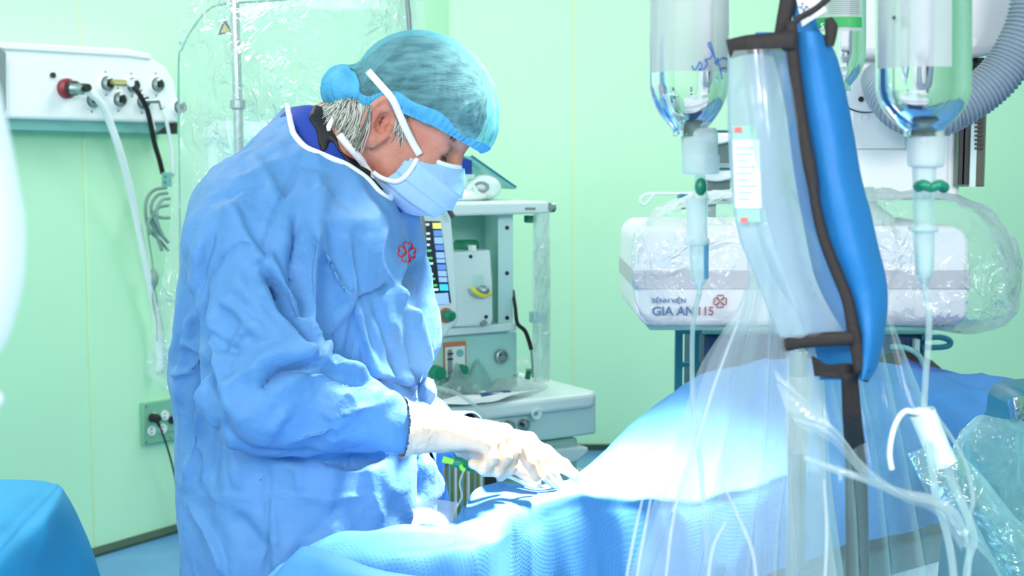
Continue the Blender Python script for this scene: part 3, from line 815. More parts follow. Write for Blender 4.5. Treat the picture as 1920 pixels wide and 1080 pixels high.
ob('drain_plug', MB().tube([AQ(903, 609, BB-.17), AQ(911, 603, BB-.17)], .007, 10), M_grey, vp)
# absorber canister hanging under the tray, left
ca = ob('absorber_canister', abox(826, 866, 912, 1000, -.22, .16), M_olive, am, bevel=.01, label='ribbed olive canister')
for i in range(7): ob('rib', abox(829+i*12, 868, 833+i*12, 1000, -.226, .01), M_tealgrey if i % 2 else M_offwhite, ca)
ob('canister_bracket', abox(905, 850, 932, 1000, -.2, .16), M_dark, am, bevel=.004)
ob('canister_lid', abox(822, 848, 914, 868, -.23, .18), M_grey, am, bevel=.006)

# breathing circuit: translucent tubes and black lead at the right of the machine
bc = thing('breathing_circuit', AQ(1015, 715, .1), 'clear plastic-covered breathing tubes hanging right of the anaesthesia machine', 'tubing')
mbx = MB()
G = np.array([[AQ(1000+30*t+3*sin(y*.11+t*9)*(1 if 0 < t < 1 else 0)+(1 if t == 0 else -1)*6*sin(pi*(y-395)/330)*-.4, y, BB-.15-.03*sin(pi*t)) for t in np.linspace(0, 1, 14)] for y in np.linspace(394, 716, 50)])
ob('sleeve', mbx.grid(crinkle(G, .004, 30, 2)), F_soft, bc, angle=180)
ob('tube', MB().tube([AQ(1007, 394, BB-.12), AQ(1009, 500, BB-.12), AQ(1005, 620, BB-.12), AQ(1008, 712, BB-.12)], .008, 8, res=20), F_tube, bc)
ob('tube', MB().tube([AQ(1022, 394, BB-.12), AQ(1020, 500, BB-.12), AQ(1021, 600, BB-.12), AQ(1024, 712, BB-.12)], .010, 8, res=20), F_tube, bc)
ob('joint', abox(1002, 584, 1022, 606, BB-.16, .03), M_teal, bc, bevel=.004)
ld = ob('power_lead', MB().tube([AQ(962, 545, BB-.1), AQ(966, 575, BB-.14), AQ(970, 606, BB-.15), AQ(984, 620, BB-.15), AQ(992, 640, BB-.15), AQ(996, 655, BB-.15)], [.0045, .0055, .006], 8, res=30), M_black)
tag(ld, 'black lead bending behind the machine beside its side panel', 'cable')
ob('thin_lead', MB().tube([AQ(996, 654, BB-.15), AQ(998, 680, BB-.15), AQ(999, 708, BB-.15)], .003, 6), M_greytube, ld)

# things on top of the machine
tp = lambda px, py, b=BB-.02: AQ(px, py, b)
dv = thing('breathing_mask_unit', tp(890, 378), 'white rounded device with a grey ring on top of the anaesthesia machine', 'medical device')
ob('body', MB().ell(tp(905, 352), (.052, .04, .036)), M_offwhite, dv)
ob('base', MB().ell(tp(872, 367), (.062, .05, .018)), M_white, dv)
ob('ring', MB().tube([tp(903, 350)+np.array([.018*cos(t), -.044, .012*sin(t)]) for t in np.linspace(0, 2*pi, 20)], .004, 8), M_grey, dv)
ob('arm', MB().tube([tp(878, 356, BB-.07), tp(886, 348, BB-.07), tp(893, 358, BB-.07), tp(900, 368, BB-.07)], .006, 8, res=14), M_offwhite, dv)
bx = ob('blue_block', abox(864, 298, 886, 331, BB-.02, .05), M_navy, bevel=.003)
tag(bx, 'dark blue plastic block beside the white device on the machine', 'plastic block')
ob('tab', abox(862, 327, 890, 336, BB-.03, .05), M_teal, bx)
gs = ob('glass_sheet', MB().prism([tp(868, 292), tp(884, 293), tp(968, 351), tp(966, 355)], AD*.14), M_glassteal, bevel=.001)
tag(gs, 'tilted teal glass sheet above the anaesthesia machine', 'glass sheet')
ob('edge', MB().tube([tp(884, 292, BB-.025), tp(968, 351, BB-.025)], .0028, 6), M_tealpaint, gs)

# things on the tray
tzt = tz+.001
def TP(px, py): return RP(px, py, (0, 0, tzt), (0, 0, 1))
rows = []
bagb = thing('mask_bag', TP(950, 730), 'clear plastic bag with a face mask on the work tray', 'plastic bag')
def lump(pts_base, hgt, seed, n=34, fl=.5):
    """a crumpled low bag: outline on the tray, domed and creased"""
    o = np.array([TP(*p) for p in pts_base]); c = o.mean(0)
    o = cr(np.vstack([o, o[:1]]), n)
    rr = np.linspace(0, 1, 16)
    G = np.array([[c+(p-c)*r+np.array([0, 0, hgt*(1-r**2.2)]) for p in o] for r in rr])
    nz = fbm(G*22, 3, seed); G[..., 2] += np.abs(nz)*hgt*fl*(1-rr[:, None]**3)
    return G
ob('bag', MB().grid(lump([(880, 735), (930, 716), (1000, 718), (1030, 722), (1010, 736), (940, 748), (890, 748)], .03, 3)), F_soft, bagb, angle=180)
q = TP(955, 728)
rowsM = [[q+np.array([x, y, z]) for x, y, z in r] for r in
         [[(-.085, -.01, .0), (-.06, 0, .045), (-.02, 0, .075), (.02, .01, .060), (.05, .02, .065), (.075, .02, .03), (.09, .0, .0)],
          [(-.075, .05, .0), (-.05, .05, .050), (-.01, .05, .085), (.02, .06, .072), (.05, .07, .075), (.075, .06, .03), (.085, .05, .0)]]]
ob('face_mask', MB().grid(crinkle(loft(rowsM, 8, 40), .004, 30, 4, (0, 0, 1))), F_milk, bagb, angle=180)
ob('mask_rim', MB().tube([q+np.array(v) for v in [(-.085, -.012, .0), (-.06, -.01, .045), (-.02, -.01, .075), (.01, -.01, .058), (.02, -.01, .01)]], .003, 8, res=24), M_offwhite, bagb)
for i, (x, z) in enumerate([(-.045, .045), (0.01, .03), (.05, .04)]):
    ob('valve', MB().lathe(q+np.array([x, -.015, z-.01]), (.2, -.2, 1), [(0, .008), (.022, .008), (.026, .012), (.03, .0)], 12), M_green if i != 1 else M_tealgrey, bagb)
pk = thing('tubing_pack', TP(860, 745), 'shiny crumpled plastic tubing pack beside the gown on the tray', 'plastic bag')
ob('wrapper', MB().grid(crease(lump([(800, 752), (830, 728), (880, 722), (925, 730), (930, 742), (870, 752), (820, 762)], .055, 8, fl=.9), .008, 22, 3, (0, 0, 1))), film('film_shiny', tint=(.75, .95, .92), milky=.3, gloss=.7, scale=22, bump=1.0, rough=.08, milkcol=(.75, .95, .93)), pk, angle=180)
for i in range(6):
    ob('tube', MB().tube([TP(806+6*i, 752)+np.array([0, 0, .01+.006*i]), TP(840+5*i, 738)+np.array([0, 0, .02+.006*i]), TP(890+4*i, 746)+np.array([0, 0, .012])], .005, 8, res=16), M_teal if i % 2 else M_whitetube, pk)
sheet = ob('paper_sheet', MB().grid(crinkle(loft([[TP(805, 765), TP(900, 764), TP(985, 745)], [TP(810, 752), TP(900, 750), TP(1010, 738)]], 10, 20)+np.array([0, 0, .012]), .004, 14, 1, (0, 0, 1))), M_white, solid=.0015)
tag(sheet, 'white wrapper sheet lying flat on the edge of the tray', 'paper sheet')
ob('blue_mark', MB().prism([TP(900, 748)+[0, 0, .014], TP(955, 742)+[0, 0, .014], TP(958, 746)+[0, 0, .014], TP(903, 753)+[0, 0, .014]], (0, 0, .002)), M_ink, sheet)
tb = ob('loose_tube', MB().tube([AQ(800, 722, -.05), AQ(850, 735, -.06), AQ(885, 756, -.08), AQ(905, 775, -.1), AQ(935, 820, -.12), AQ(950, 870, -.13)], .0045, 8, res=36), F_tube)
tag(tb, 'thin clear tube looping over the edge of the work tray', 'tube')

# ------------------------------------------------------------------ X-ray arm and detector
YD = 2.9
xd = thing('xray_detector', P(1500, 615, YD), 'large white flat detector with a grey band in a plastic cover', 'x-ray detector')
def fbox(x0, y0, x1, y1, Y, dep):      # front-facing box
    a = P(x0, y0, Y); b = P(x1, y1, Y)
    return MB().box((a[0], Y, b[2]), (b[0], Y+dep, a[2]))
def rrect(x0, y0, x1, y1, r, Y, n=6):
    pts = []
    for cx, cy, a0 in ((x1-r, y0+r, -90), (x1-r, y1-r, 0), (x0+r, y1-r, 90), (x0+r, y0+r, 180)):
        for k in range(n+1):
            a = radians(a0+90*k/n); pts.append(P(cx+r*cos(a), cy+r*sin(a), Y))
    return pts
M_det = mat('detector_white', srgb(250, 244, 244), rough=.35, noise=.02)
ob('detector_body', MB().prism(rrect(1192, 424, 1818, 612, 34, YD), (0, .42, 0)), M_det, xd, bevel=.012, segs=3)
ob('band', fbox(1190, 507, 1820, 543, YD-.004, .428), mat('band_grey', srgb(205, 196, 200), rough=.35, noise=.04), xd, bevel=.003)
ob('base_edge', MB().prism(rrect(1215, 606, 1790, 619, 6, YD+.02), (0, .36, 0)), M_tealgrey, xd)
ob('collar', MB().lathe(P(1540, 424, YD+.21), (0, 0, 1), [(0, .16), (.02, .16), (.05, .12), (.09, .12)], 32), M_offwhite, xd)
ex, ez = np.array([1., 0, 0]), np.array([0, 0, 1.])
yt = YD-.007
text_mesh('lettering', 'BỆNH VIỆN', P(1223, 568, yt), ex, ez, PX(12.2, yt), M_ink, xd, offset=.022, width=PX(63, yt))
text_mesh('lettering', 'GIA AN', P(1223, 591, yt), ex, ez, PX(23, yt), M_ink, xd, offset=.026, width=PX(80, yt))
text_mesh('lettering', '115', P(1310, 591, yt), ex, ez, PX(23, yt), M_redink, xd, offset=.02, width=PX(28, yt))
c = P(1350.5, 565, yt); sc_ = PX(14.2, yt)
eb = MB()
for Hh in emblem_pts(): eb.tube([c+ex*x*sc_+ez*y*sc_ for x, y in Hh], PX(1.05, yt), 6, res=60)
ob('clover_emblem', eb, M_redink, xd, label='red four-heart clover emblem')
# plastic cover of the detector
rows = [PR([(1186, 470, YD-.03), (1195, 425, YD-.05), (1260, 398, YD-.04), (1400, 382, YD-.03), (1550, 385, YD-.03), (1690, 378, YD-.03), (1800, 392, YD-.03), (1870, 430, YD-.02), (1905, 500, YD)]),
        PR([(1184, 500, YD-.05), (1192, 460, YD-.06), (1260, 450, YD-.055), (1400, 450, YD-.05), (1550, 450, YD-.05), (1690, 450, YD-.05), (1810, 450, YD-.05), (1885, 470, YD-.04), (1915, 520, YD)]),
        PR([(1186, 530, YD-.05), (1195, 515, YD-.06), (1260, 515, YD-.055), (1400, 515, YD-.05), (1550, 515, YD-.05), (1690, 515, YD-.05), (1810, 515, YD-.05), (1890, 530, YD-.04), (1916, 550, YD)]),
        PR([(1190, 555, YD-.04), (1200, 575, YD-.05), (1260, 580, YD-.05), (1400, 580, YD-.05), (1550, 580, YD-.05), (1690, 585, YD-.05), (1810, 595, YD-.05), (1880, 590, YD-.04), (1905, 585, YD)]),
        PR([(1200, 590, YD-.0), (1225, 612, YD-.01), (1280, 616, YD-.01), (1400, 620, YD-.01), (1550, 620, YD), (1690, 610, YD), (1800, 626, YD), (1860, 618, YD), (1890, 600, YD+.02)])]
G = crease(crinkle(loft(rows, 50, 150), .008, 14, 5), .006, 10, 7)
dc = ob('plastic_cover', MB().grid(G), F_bag, angle=180)
tag(dc, 'loose crinkled clear plastic cover around the white x-ray detector', 'plastic cover', 'clear plastic covers')
top = [PR([(1188, 470, YD-.02), (1230, 408, YD-.04), (1330, 380, YD-.02), (1440, 372, YD), (1560, 376, YD), (1690, 372, YD), (1790, 384, YD-.01), (1868, 424, YD-.01), (1908, 500, YD+.01)]),
       PR([(1195, 440, YD+.1), (1240, 392, YD+.1), (1330, 366, YD+.1), (1440, 360, YD+.1), (1560, 360, YD+.1), (1690, 360, YD+.1), (1790, 372, YD+.1), (1870, 410, YD+.1), (1914, 500, YD+.1)]),
       PR([(1205, 440, YD+.4), (1250, 398, YD+.4), (1330, 372, YD+.4), (1440, 366, YD+.4), (1560, 366, YD+.4), (1690, 366, YD+.4), (1780, 378, YD+.4), (1850, 420, YD+.4), (1880, 500, YD+.4)])]
ob('upper_sheet', MB().grid(crinkle(crease(loft(top, 30, 120), .008, 12, 2, (0, 0, 1)), .006, 20, 4, (0, 0, 1))), F_bag, dc, angle=180)
sd = [PR([(1868, 424, YD-.01), (1870, 500, YD-.03), (1862, 570, YD-.03), (1850, 620, YD)]),
      PR([(1905, 450, YD+.08), (1918, 510, YD+.08), (1910, 570, YD+.08), (1885, 610, YD+.08)]),
      PR([(1880, 430, YD+.4), (1890, 500, YD+.4), (1890, 560, YD+.4), (1870, 600, YD+.4)])]
ob('side_sheet', MB().grid(crinkle(loft(sd, 30, 40), .01, 14, 6, (1, 0, 0))), F_bag, dc, angle=180)

# column above the detector
YC = 3.05
xa = thing('xray_gantry', P(1700, 375, YC), 'white x-ray arm column with corrugated grey hose behind the bottles', 'x-ray arm')
M_arm = mat('arm_white', srgb(232, 236, 236), rough=.4, noise=.02)
ob('column', fbox(1575, -80, 1800, 375, YC, .4), M_arm, xa, bevel=.012)
ob('cover_panel', fbox(1598, 205, 1698, 279, YC-.006, .008), M_arm, xa, bevel=.002)
ob('cover_panel', fbox(1598, 281, 1712, 362, YC-.006, .008), M_arm, xa, bevel=.002)
ob('cover_panel', fbox(1714, 245, 1776, 350, YC-.006, .008), M_arm, xa, bevel=.002)
hd = [P(x, y, YC-.08) for x, y in [(1600, -90), (1960, -90), (1960, 20), (1925, 66), (1880, 98), (1840, 106), (1600, 108)]]
ob('upper_housing', MB().prism(hd, (0, .5, 0)), mat('housing_white', srgb(226, 222, 220), rough=.4, noise=.02), xa, bevel=.02, segs=3)
ob('bolt', MB().lathe(P(1822, 80, YC-.08), (0, -1, 0), [(0, .011), (.004, .011), (.004, .007), (.002, .007), (.002, 0)], 18), M_arm, xa)
ob('joint_disc', MB().lathe(P(1625, 140, YC), (0, -1, 0), [(0, PX(70, YC)), (.012, PX(70, YC)), (.016, PX(66, YC)), (.016, 0)], 48), M_arm, xa)
ob('joint_ring', MB().tube([P(1625, 140, YC-.012)+PX(69, YC)*np.array([cos(t), 0, sin(t)]) for t in np.linspace(0, 2*pi, 60)], .0016, 6, caps=False), M_dark, xa)
for x, y in ((1619, 221), (1629, 352), (1672, 219)):
    ob('bolt', MB().lathe(P(x, y, YC-.006), (0, -1, 0), [(0, .009), (.003, .009), (.003, .006), (.001, .006), (.001, 0)], 16), M_arm, xa)
ob('bolt', disc(P(1614, 186, YC-.018), (0, -1, 0), .006, .004, 8), M_dark, xa)
# rail
rl = ob('rail', fbox(1800, 108, 1846, 350, YC-.02, .09), mat('rail_green_grey', srgb(116, 136, 116), rough=.35, metal=.4, noise=.08), xa, bevel=.002, label='dark grooved rail')
for x in (1804, 1811, 1822): ob('groove', fbox(x, 110, x+3, 346, YC-.024, .01), M_dark, rl)
ob('strip', fbox(1825, 118, 1829, 350, YC-.027, .01), M_offwhite, rl)
ob('chain_guide', fbox(1829, 118, 1844, 348, YC-.026, .01), mat('chain_brown', srgb(84, 84, 68), rough=.5, noise=.1), rl)
for k in range(9): ob('link', fbox(1829, 212+k*8, 1844, 216+k*8, YC-.032, .01), M_dark, rl)
ob('cable_end', MB().lathe(P(1838, 114, YC-.04), (0, 0, -1), [(0, .0), (.004, .014), (.02, .015), (.03, .012), (.03, 0)], 14), M_strap, rl)
# corrugated hose
hp = [(1655, 150, YC-.06), (1662, 172, YC-.12), (1690, 205, YC-.17), (1740, 222, YC-.2), (1790, 204, YC-.2), (1835, 176, YC-.2), (1875, 140, YC-.2), (1905, 95, YC-.2), (1930, 35, YC-.2), (1940, -40, YC-.2)]
pp = cr(np.array(PR(hp)), 420)
r0 = PX(38, YC-.2)
rr = [r0*(1+.09*cos(2*pi*i/7)) for i in range(420)]
ob('corrugated_hose', MB().tube(pp, rr, 28), mat('hose_grey', srgb(146, 160, 170), rough=.35, noise=.04), xa, angle=180)

# ------------------------------------------------------------------ small units behind the first bottle
sb = thing('wall_bins', P(1345, 372, 4.3), 'two white-framed units with grey windows stacked behind the first bottle', 'equipment unit')
YB = 4.3
for y0 in (246, 316):
    u = ob('unit', fbox(1318, y0, 1374, y0+66, YB, .18), M_white, sb, bevel=.006)
    ob('window', fbox(1326, y0+22, 1368, y0+60, YB-.005, .008), M_grey, u)
    ob('top_edge', fbox(1322, y0-2, 1372, y0+3, YB-.006, .1), M_tealpaint, u)
    ob('flap', MB().grid(loft([PR([(1318, y0+4, YB-.01), (1346, y0+4, YB-.01), (1374, y0+4, YB-.01)]), PR([(1316, y0+20, YB-.03), (1346, y0+24, YB-.035), (1374, y0+18, YB-.03)])], 6, 12)), M_white, u, solid=.003)
ob('stand_post', MB().box((P(1345, 0, YB)[0]-.012, YB+.05, .1), (P(1345, 0, YB)[0]+.012, YB+.075, P(1345, 380, YB)[2])), M_steel, sb)
ob('stand_base', MB().box((P(1300, 0, YB)[0], YB-.1, 0.0), (P(1390, 0, YB)[0], YB+.2, .1)), M_steel, sb, bevel=.02)
wh = ob('wire_hook', MB().tube(PR([(1290, 363, 3.4), (1260, 363, 3.4), (1222, 363, 3.4), (1208, 366, 3.4), (1200, 375, 3.4), (1207, 384, 3.4), (1216, 377, 3.4), (1226, 364, 3.4)]), .0036, 8, res=50), M_offwhite)
tag(wh, 'thin wire arm ending in a loop left of the first bottle', 'hook')
ob('holder', fbox(1274, 364, 1290, 386, 3.39, .05), M_tealpaint, wh, bevel=.003)
ob('holder_knob', MB().ell(P(1281, 388, 3.4), (.008, .008, .006)), M_grey, wh)
ob('rail', MB().tube(PR([(1288, 364, 3.4), (1450, 364, 3.4), (1640, 364, 3.4)]), .006, 8), M_offwhite, wh)

# equipment under the detector
tr = thing('supply_trolley', P(1500, 1000, 3.7)*[1, 1, 0], 'dark blue metal trolley with a loop handle beneath the detector', 'trolley')
YT = 3.7
for x in (1281, 1312): ob('upright', MB().box((P(x, 0, YT)[0]-.010, YT, .1), (P(x, 0, YT)[0]+.010, YT+.02, P(x, 606, YT)[2])), M_tealpaint, tr)
for y in (622, 684): ob('crossbar', MB().box((P(1279, 0, YT)[0], YT-.004, P(0, y+4, YT)[2]), (P(1322, 0, YT)[0], YT+.02, P(0, y-4, YT)[2])), M_tealpaint, tr)
a = P(1322, 612, YT); b = P(1732, 820, YT)
ob('trolley_body', MB().box((a[0], YT, .12), (b[0], YT+.45, P(0, 626, YT)[2])), M_navy2, tr, bevel=.01)
ob('top', MB().box((a[0]-.01, YT-.02, P(0, 626, YT)[2]), (b[0]+.01, YT+.46, P(0, 612, YT)[2])), M_tealgrey, tr, bevel=.006)
ob('door_gap', MB().box((P(1717, 0, YT)[0]-.001, YT-.003, .2), (P(1717, 0, YT)[0]+.002, YT+.01, P(0, 640, YT)[2])), M_dark, tr)
ob('handle', MB().tube(PR([(1728, 634, YT-.02), (1760, 632, YT-.02), (1778, 637, YT-.02), (1782, 644, YT-.02), (1772, 650, YT-.02), (1728, 652, YT-.02)]), .008, 10, res=30), M_tealpaint, tr, label='rounded loop handle')
ob('corner_post', MB().box((P(1728, 0, YT)[0], YT-.03, .1), (P(1737, 0, YT)[0], YT, P(0, 634, YT)[2])), M_teal, tr)
for x in (1340, 1715):
    for y in (YT+.06, YT+.38): ob('caster', MB().lathe((P(x, 0, YT)[0], y, .06), (1, 0, 0), [(-.014, .05), (-.02, .06), (.02, .06), (.014, .05)], 14), M_dark, tr)
# ------------------------------------------------------------------ the surgeon
YH = 2.05                                   # head depth
HO = P(718, 232, YH)                        # origin: ear canal level, mid head
pit = radians(32); yaw = radians(9)
Fv = np.array([cos(pit)*cos(yaw), -sin(yaw), -sin(pit)*cos(yaw)])
Uv = np.array([sin(pit), 0, cos(pit)]); Uv -= np.dot(Uv, Fv)*Fv; Uv /= np.linalg.norm(Uv)
Sv = np.cross(Fv, Uv)                       # towards the camera (his right)
if Sv[1] > 0: Sv = -Sv
HR = np.stack([Fv, Sv, Uv], 1)
def H(f, s, u): return HO+Fv*f+Sv*s+Uv*u
def toH(Pn): return (Pn-HO.astype(np.float32))@HR.astype(np.float32)

def f_head(Pn):
    q = toH(Pn)
    E = lambda c, r: d_ell(q, c, r)
    Cn = lambda a, b, ra, rb: d_cone(q, a, b, ra, rb)
    d = E((.030, 0, .060), (.096, .077, .084))
    d = smin(d, E((.066, 0, -.006), (.052, .058, .068)), .035)
    for s in (-1, 1):
        d = smin(d, Cn((.022, .052*s, -.034), (.066, .036*s, -.058), .020, .018), .03)      # jaw
        d = smin(d, Cn((.060, .044*s, -.008), (.035, .062*s, .000), .017, .013), .025)     # cheekbone
        d = smin(d, Cn((.108, .010*s, .040), (.088, .046*s, .038), .011, .010), .014)      # brow
    for s in (-1, 1): d = smin(d, E((.086, .034*s, -.012), (.025, .022, .024)), .02)       # cheek below the eye
    d = smin(d, E((.094, 0, -.064), (.024, .026, .021)), .025)                             # chin
    for s in (-1, 1): d = smax(d, -E((.127, .033*s, .018), (.022, .020, .015)), .012)     # sockets
    for s in (-1, 1):
        d = smin(d, E((.098, .033*s, .017), (.014, .016, .013)), .004)                     # lids over eyeballs
        d = smin(d, Cn((.111, .022*s, .013), (.103, .047*s, .009), .0022, .002), .003)     # lower lid edge
    d = smin(d, Cn((.113, 0, .024), (.137, 0, -.016), .008, .012), .012)                   # nose
    for s in (-1, 1): d = smin(d, E((.128, .012*s, -.018), (.011, .008, .008)), .006)
    d = smin(d, E((.115, 0, -.036), (.011, .022, .008)), .008)                             # lips
    d = smin(d, E((.113, 0, -.046), (.011, .020, .008)), .006)
    d = smin(d, Cn((-.015, 0, -.015), (-.085, 0, -.125), .061, .068), .035)                # neck
    for s in (-1, 1): d = smin(d, Cn((.0, .055*s, -.03), (-.03, .035*s, -.14), .014, .014), .02)
    for s in (-1, 1):      # ears
        th = radians(27)
        ax = np.array([[cos(th), 0, 0.20], [-sin(th)*s*-1, 1*s, 0], [-.20, 0, 1]], float)
        X = np.array([cos(th), -(-sin(th))*s*-1, 0]); X = np.array([-cos(th), s*sin(th), .0]); X /= np.linalg.norm(X)   # backward & outward
        Z = np.array([-.16, 0, 1.0]); Z -= np.dot(Z, X)*X; Z /= np.linalg.norm(Z); Yv = np.cross(Z, X)
        if Yv[1]*s < 0: Yv = -Yv
        R = np.stack([X, Yv, Z], 1)
        c = np.array([.015, .0850*s, .005])
        l = ((q-c.astype(np.float32))@R.astype(np.float32))/1.12
        e = d_ell(l, (0, 0, 0), (.0205, .0055, .032))
        e = smin(e, d_ell(l, (-.004, .0, -.026), (.010, .006, .012)), .008)
        prev = None
        for a in np.linspace(-150, 105, 15):        # helix rim
            p = np.array([.0185*cos(radians(a)), .0035, .0295*sin(radians(a))+.001])
            if prev is not None: e = smin(e, d_cone(l, prev, p, .0040, .0040), .002)
            prev = p
        e = smax(e, -d_ell(l, (-.005, .0050, -.001), (.0105, .0090, .0140)), .003)       # concha
        e = smin(e, d_cone(l, (.0085, .004, -.012), (.010, .004, .008), .003, .003), .003)   # antihelix
        e = smin(e, d_cone(l, (.008, .004, .010), (-.004, .004, .018), .0028, .0025), .003)
        e = smin(e, d_ell(l, (-.0145, .003, -.003), (.004, .004, .006)), .003)             # tragus
        d = smin(d, e*1.12, .006)
    return d
def bb(c, r): c = np.asarray(c); return c-r, c+r
lo = H(.02, 0, -.02)-np.array([.20, .13, .20]); hi = H(.02, 0, .02)+np.array([.19, .13, .17])
Vh, Fh = surface(f_head, lo, hi, .0030, 1)
Fh_q = Fh

# body under the clothes: torso, arms, legs (coarser), joined to the head as one mesh
wristR = P(815, 806, 1.84); elbowR = P(492, 765, 1.83); shR = P(470, 470, 1.88)
wristL = P(905, 826, 2.02); elbowL = P(700, 790, 2.28); shL = P(560, 450, 2.30)
hip = P(585, 1010, 2.08)
def f_body(Pn):
    d = d_ell(Pn, P(590, 520, 2.06), (.11, .15, .20))
    d = smin(d, d_ell(Pn, P(570, 760, 2.06), (.10, .13, .18)), .08)
    d = smin(d, d_ell(Pn, hip, (.11, .15, .14)), .08)
    d = smin(d, d_cone(Pn, P(600, 400, 2.06), H(-.07, 0, -.10), .062, .058), .05)
    for sgn, S_, E_, W_ in ((-1, shR, elbowR, wristR), (1, shL, elbowL, wristL)):
        d = smin(d, d_cone(Pn, S_, E_, .055, .043), .03); d = smin(d, d_cone(Pn, E_, W_, .042, .027), .015)
    for s in (-1, 1):
        h = hip+np.array([-.01, .09*s, -.03]); k = np.array([h[0]+.02, h[1]+.01*s, .50]); a = np.array([h[0]-.02, h[1]+.02*s, .09])
        d = smin(d, d_cone(Pn, h, k, .085, .055), .05); d = smin(d, d_cone(Pn, k, a, .055, .04), .02)
        d = smin(d, d_cone(Pn, a+[-.04, 0, -.04], a+[.16, 0, -.05], .042, .036), .03)
    return d
Vb, Fb = surface(f_body, (P(430, 700, 2)[0]-.25, 1.70, .0), (wristL[0]+.06, 2.55, 1.55), .013, 1)
V_ = np.vstack([Vh, Vb]); F_ = np.vstack([Fh, Fb+len(Vh)])
person = link('person', np_mesh('person', V_, F_), M_skin, angle=180)
tag(person, 'surgeon in blue gown, blue cap and mask, head bowed, gloved hands working', 'person')

# hair: shell under the cap and over nape, with separate strands
def f_hair(Pn):
    q = toH(Pn)
    d = d_ell(q, (.030, 0, .061), (.0995, .081, .088))
    d = smin(d, d_ell(q, (-.045, 0, .0), (.035, .062, .055)), .03)
    low = q[..., 2]-np.minimum(-.062+np.clip(q[..., 0]+.07, 0, .2)*1.1, .034)
    d = smax(d, -low, .01)
    fr = (q[..., 0]-(-.022+np.clip(q[..., 2]-.020, 0, .03)*6))      # front limit rises above the ear
    lowzone = np.where(q[..., 2] < .040, fr, -1)
    d = np.maximum(d, lowzone)
    return d+.0016*np.sin(q[..., 0]*900+q[..., 2]*500+np.sin(q[..., 1]*300)*2)
Vx, Fx = surface(f_hair, lo, hi, .0035, 1)
hair = link('hair', np_mesh('hair', Vx, Fx), M_hair, person, angle=180)
rnd = random.Random(4)
mbl, mbd = MB(), MB()
bvh_hh = BVHTree.FromPolygons([tuple(v) for v in np.vstack([Vx, Vh])], [tuple(f) for f in np.vstack([Fx, Fh+len(Vx)])])
def pstrand(pts, off, r):
    out = []
    for x, y in cr(np.array(pts, float), 7):
        h = bvh_hh.ray_cast(Vector(CAM), Vector(ray(x, y)).normalized())
        if h[0] is None:
            if len(out) < 2: return
            out.append(out[-1]*2-out[-2]); continue
        q = np.array(h[0]); d = ray(x, y)
        if out and abs(q[1]-out[-1][1]) > .02: out.append(out[-1]*2-out[-2] if len(out) > 1 else out[-1]); continue
        out.append(q-d/np.linalg.norm(d)*off)
    (mbl if rnd.random() < .66 else mbd).tube(out, r, 4, caps=False)
for i in range(560):        # nape strands, hugging the head and neck
    t = rnd.random(); g = rnd.gauss
    sx0, sy0 = 630+62*t+g(0, 3), 186+10*t+g(0, 3)
    ex0, ey0 = 600+72*t**.9+g(0, 5), 208+74*t+g(0, 7)
    mx0, my0 = (sx0+ex0)/2+g(3, 3)+6*t, (sy0+ey0)/2+g(-3, 3)
    pstrand([(sx0, sy0), (mx0, my0), (ex0, ey0)], rnd.uniform(.001, .006), [.0008, .0008, .0003])
for i in range(46):         # sideburn
    sx0 = rnd.uniform(742, 764); sy0 = rnd.uniform(212, 246)
    pstrand([(sx0, sy0), (sx0+rnd.uniform(-3, 4), sy0+12), (sx0-rnd.uniform(-2, 12), sy0+rnd.uniform(20, 34))], .0015, [.0006, .0006, .0002])
mbb = MB()
for i in range(34):         # brow
    st = H(.107+rnd.uniform(-.003, .004), .032+rnd.uniform(-.014, .018), .039+rnd.uniform(-.003, .003)); mbb.tube([st, st+Sv*.008-Uv*.004+Fv*.004], [.0006, .0002], 4, caps=False)
mbe = MB()
for i in range(26):         # lashes
    st = H(.1125-abs(i-12)*.0002, .020+i*.0011, .0085); mbe.tube([st, st+Fv*.004-Uv*.004+Sv*.002], [.0005, .0002], 4, caps=False)
M_brow = mat('brow_dark', srgb(60, 48, 42), rough=.6, noise=.2)
for n_, m_ in (('eyebrow', mbb), ('eyelashes', mbe)):
    b_ = ob(n_, m_, M_brow, hair, angle=180); b_['kind'] = 'stuff'
sl = ob('strands', mbl, M_strand, hair, angle=180); sl['kind'] = 'stuff'; sl['label'] = 'pale grey strands'
sd_ = ob('strands', mbd, M_stranddark, hair, angle=180); sd_['kind'] = 'stuff'; sd_['label'] = 'dark grey strands'

# cap
def f_cap(Pn, infl=0.0):
    q = toH(Pn)
    d = d_ell(q, (.034, 0, .060), (.109+infl, .093+infl, .100+infl))
    d = smin(d, d_ell(q, (.060, 0, .045), (.083+infl, .080+infl, .060+infl)), .03)
    rl_ = d_ell(q, (-.064, .010, .016), (.036, .062, .034))
    d = smin(d, rl_, .022)
    return d
def brim(q):     # >0 above the brim; q in head axes
    f = q[..., 0]
    return q[..., 2]-np.interp(f, [-.11, -.085, -.05, -.02, .0, .03, .08, .14], [-.03, -.03, -.02, -.002, .022, .028, .036, .040])
Vc, Fc = surface(f_cap, lo-.02, hi+.03, .0030, 1)
Nc = normals(Vc, Fc); qc = (Vc-HO)@HR
bv = brim(qc)
ang = np.arctan2(qc[:, 1], qc[:, 0]-.03)
pleat = np.cos(ang*70+np.sin(ang*9)*2)*np.exp(-np.clip(bv, 0, 1)/.030)*.0030*np.clip(1.2-np.exp(-np.clip(bv, 0, 1)/.004), 0, 1)
big = np.clip(np.cos(ang*11+fbm(qc*14, 2, 4)*2.5), 0, 1)**4*.0055*np.exp(-((bv-.045)/.05)**2)
tight = -.006*np.exp(-(np.clip(bv, 0, 1)/.010)**2)
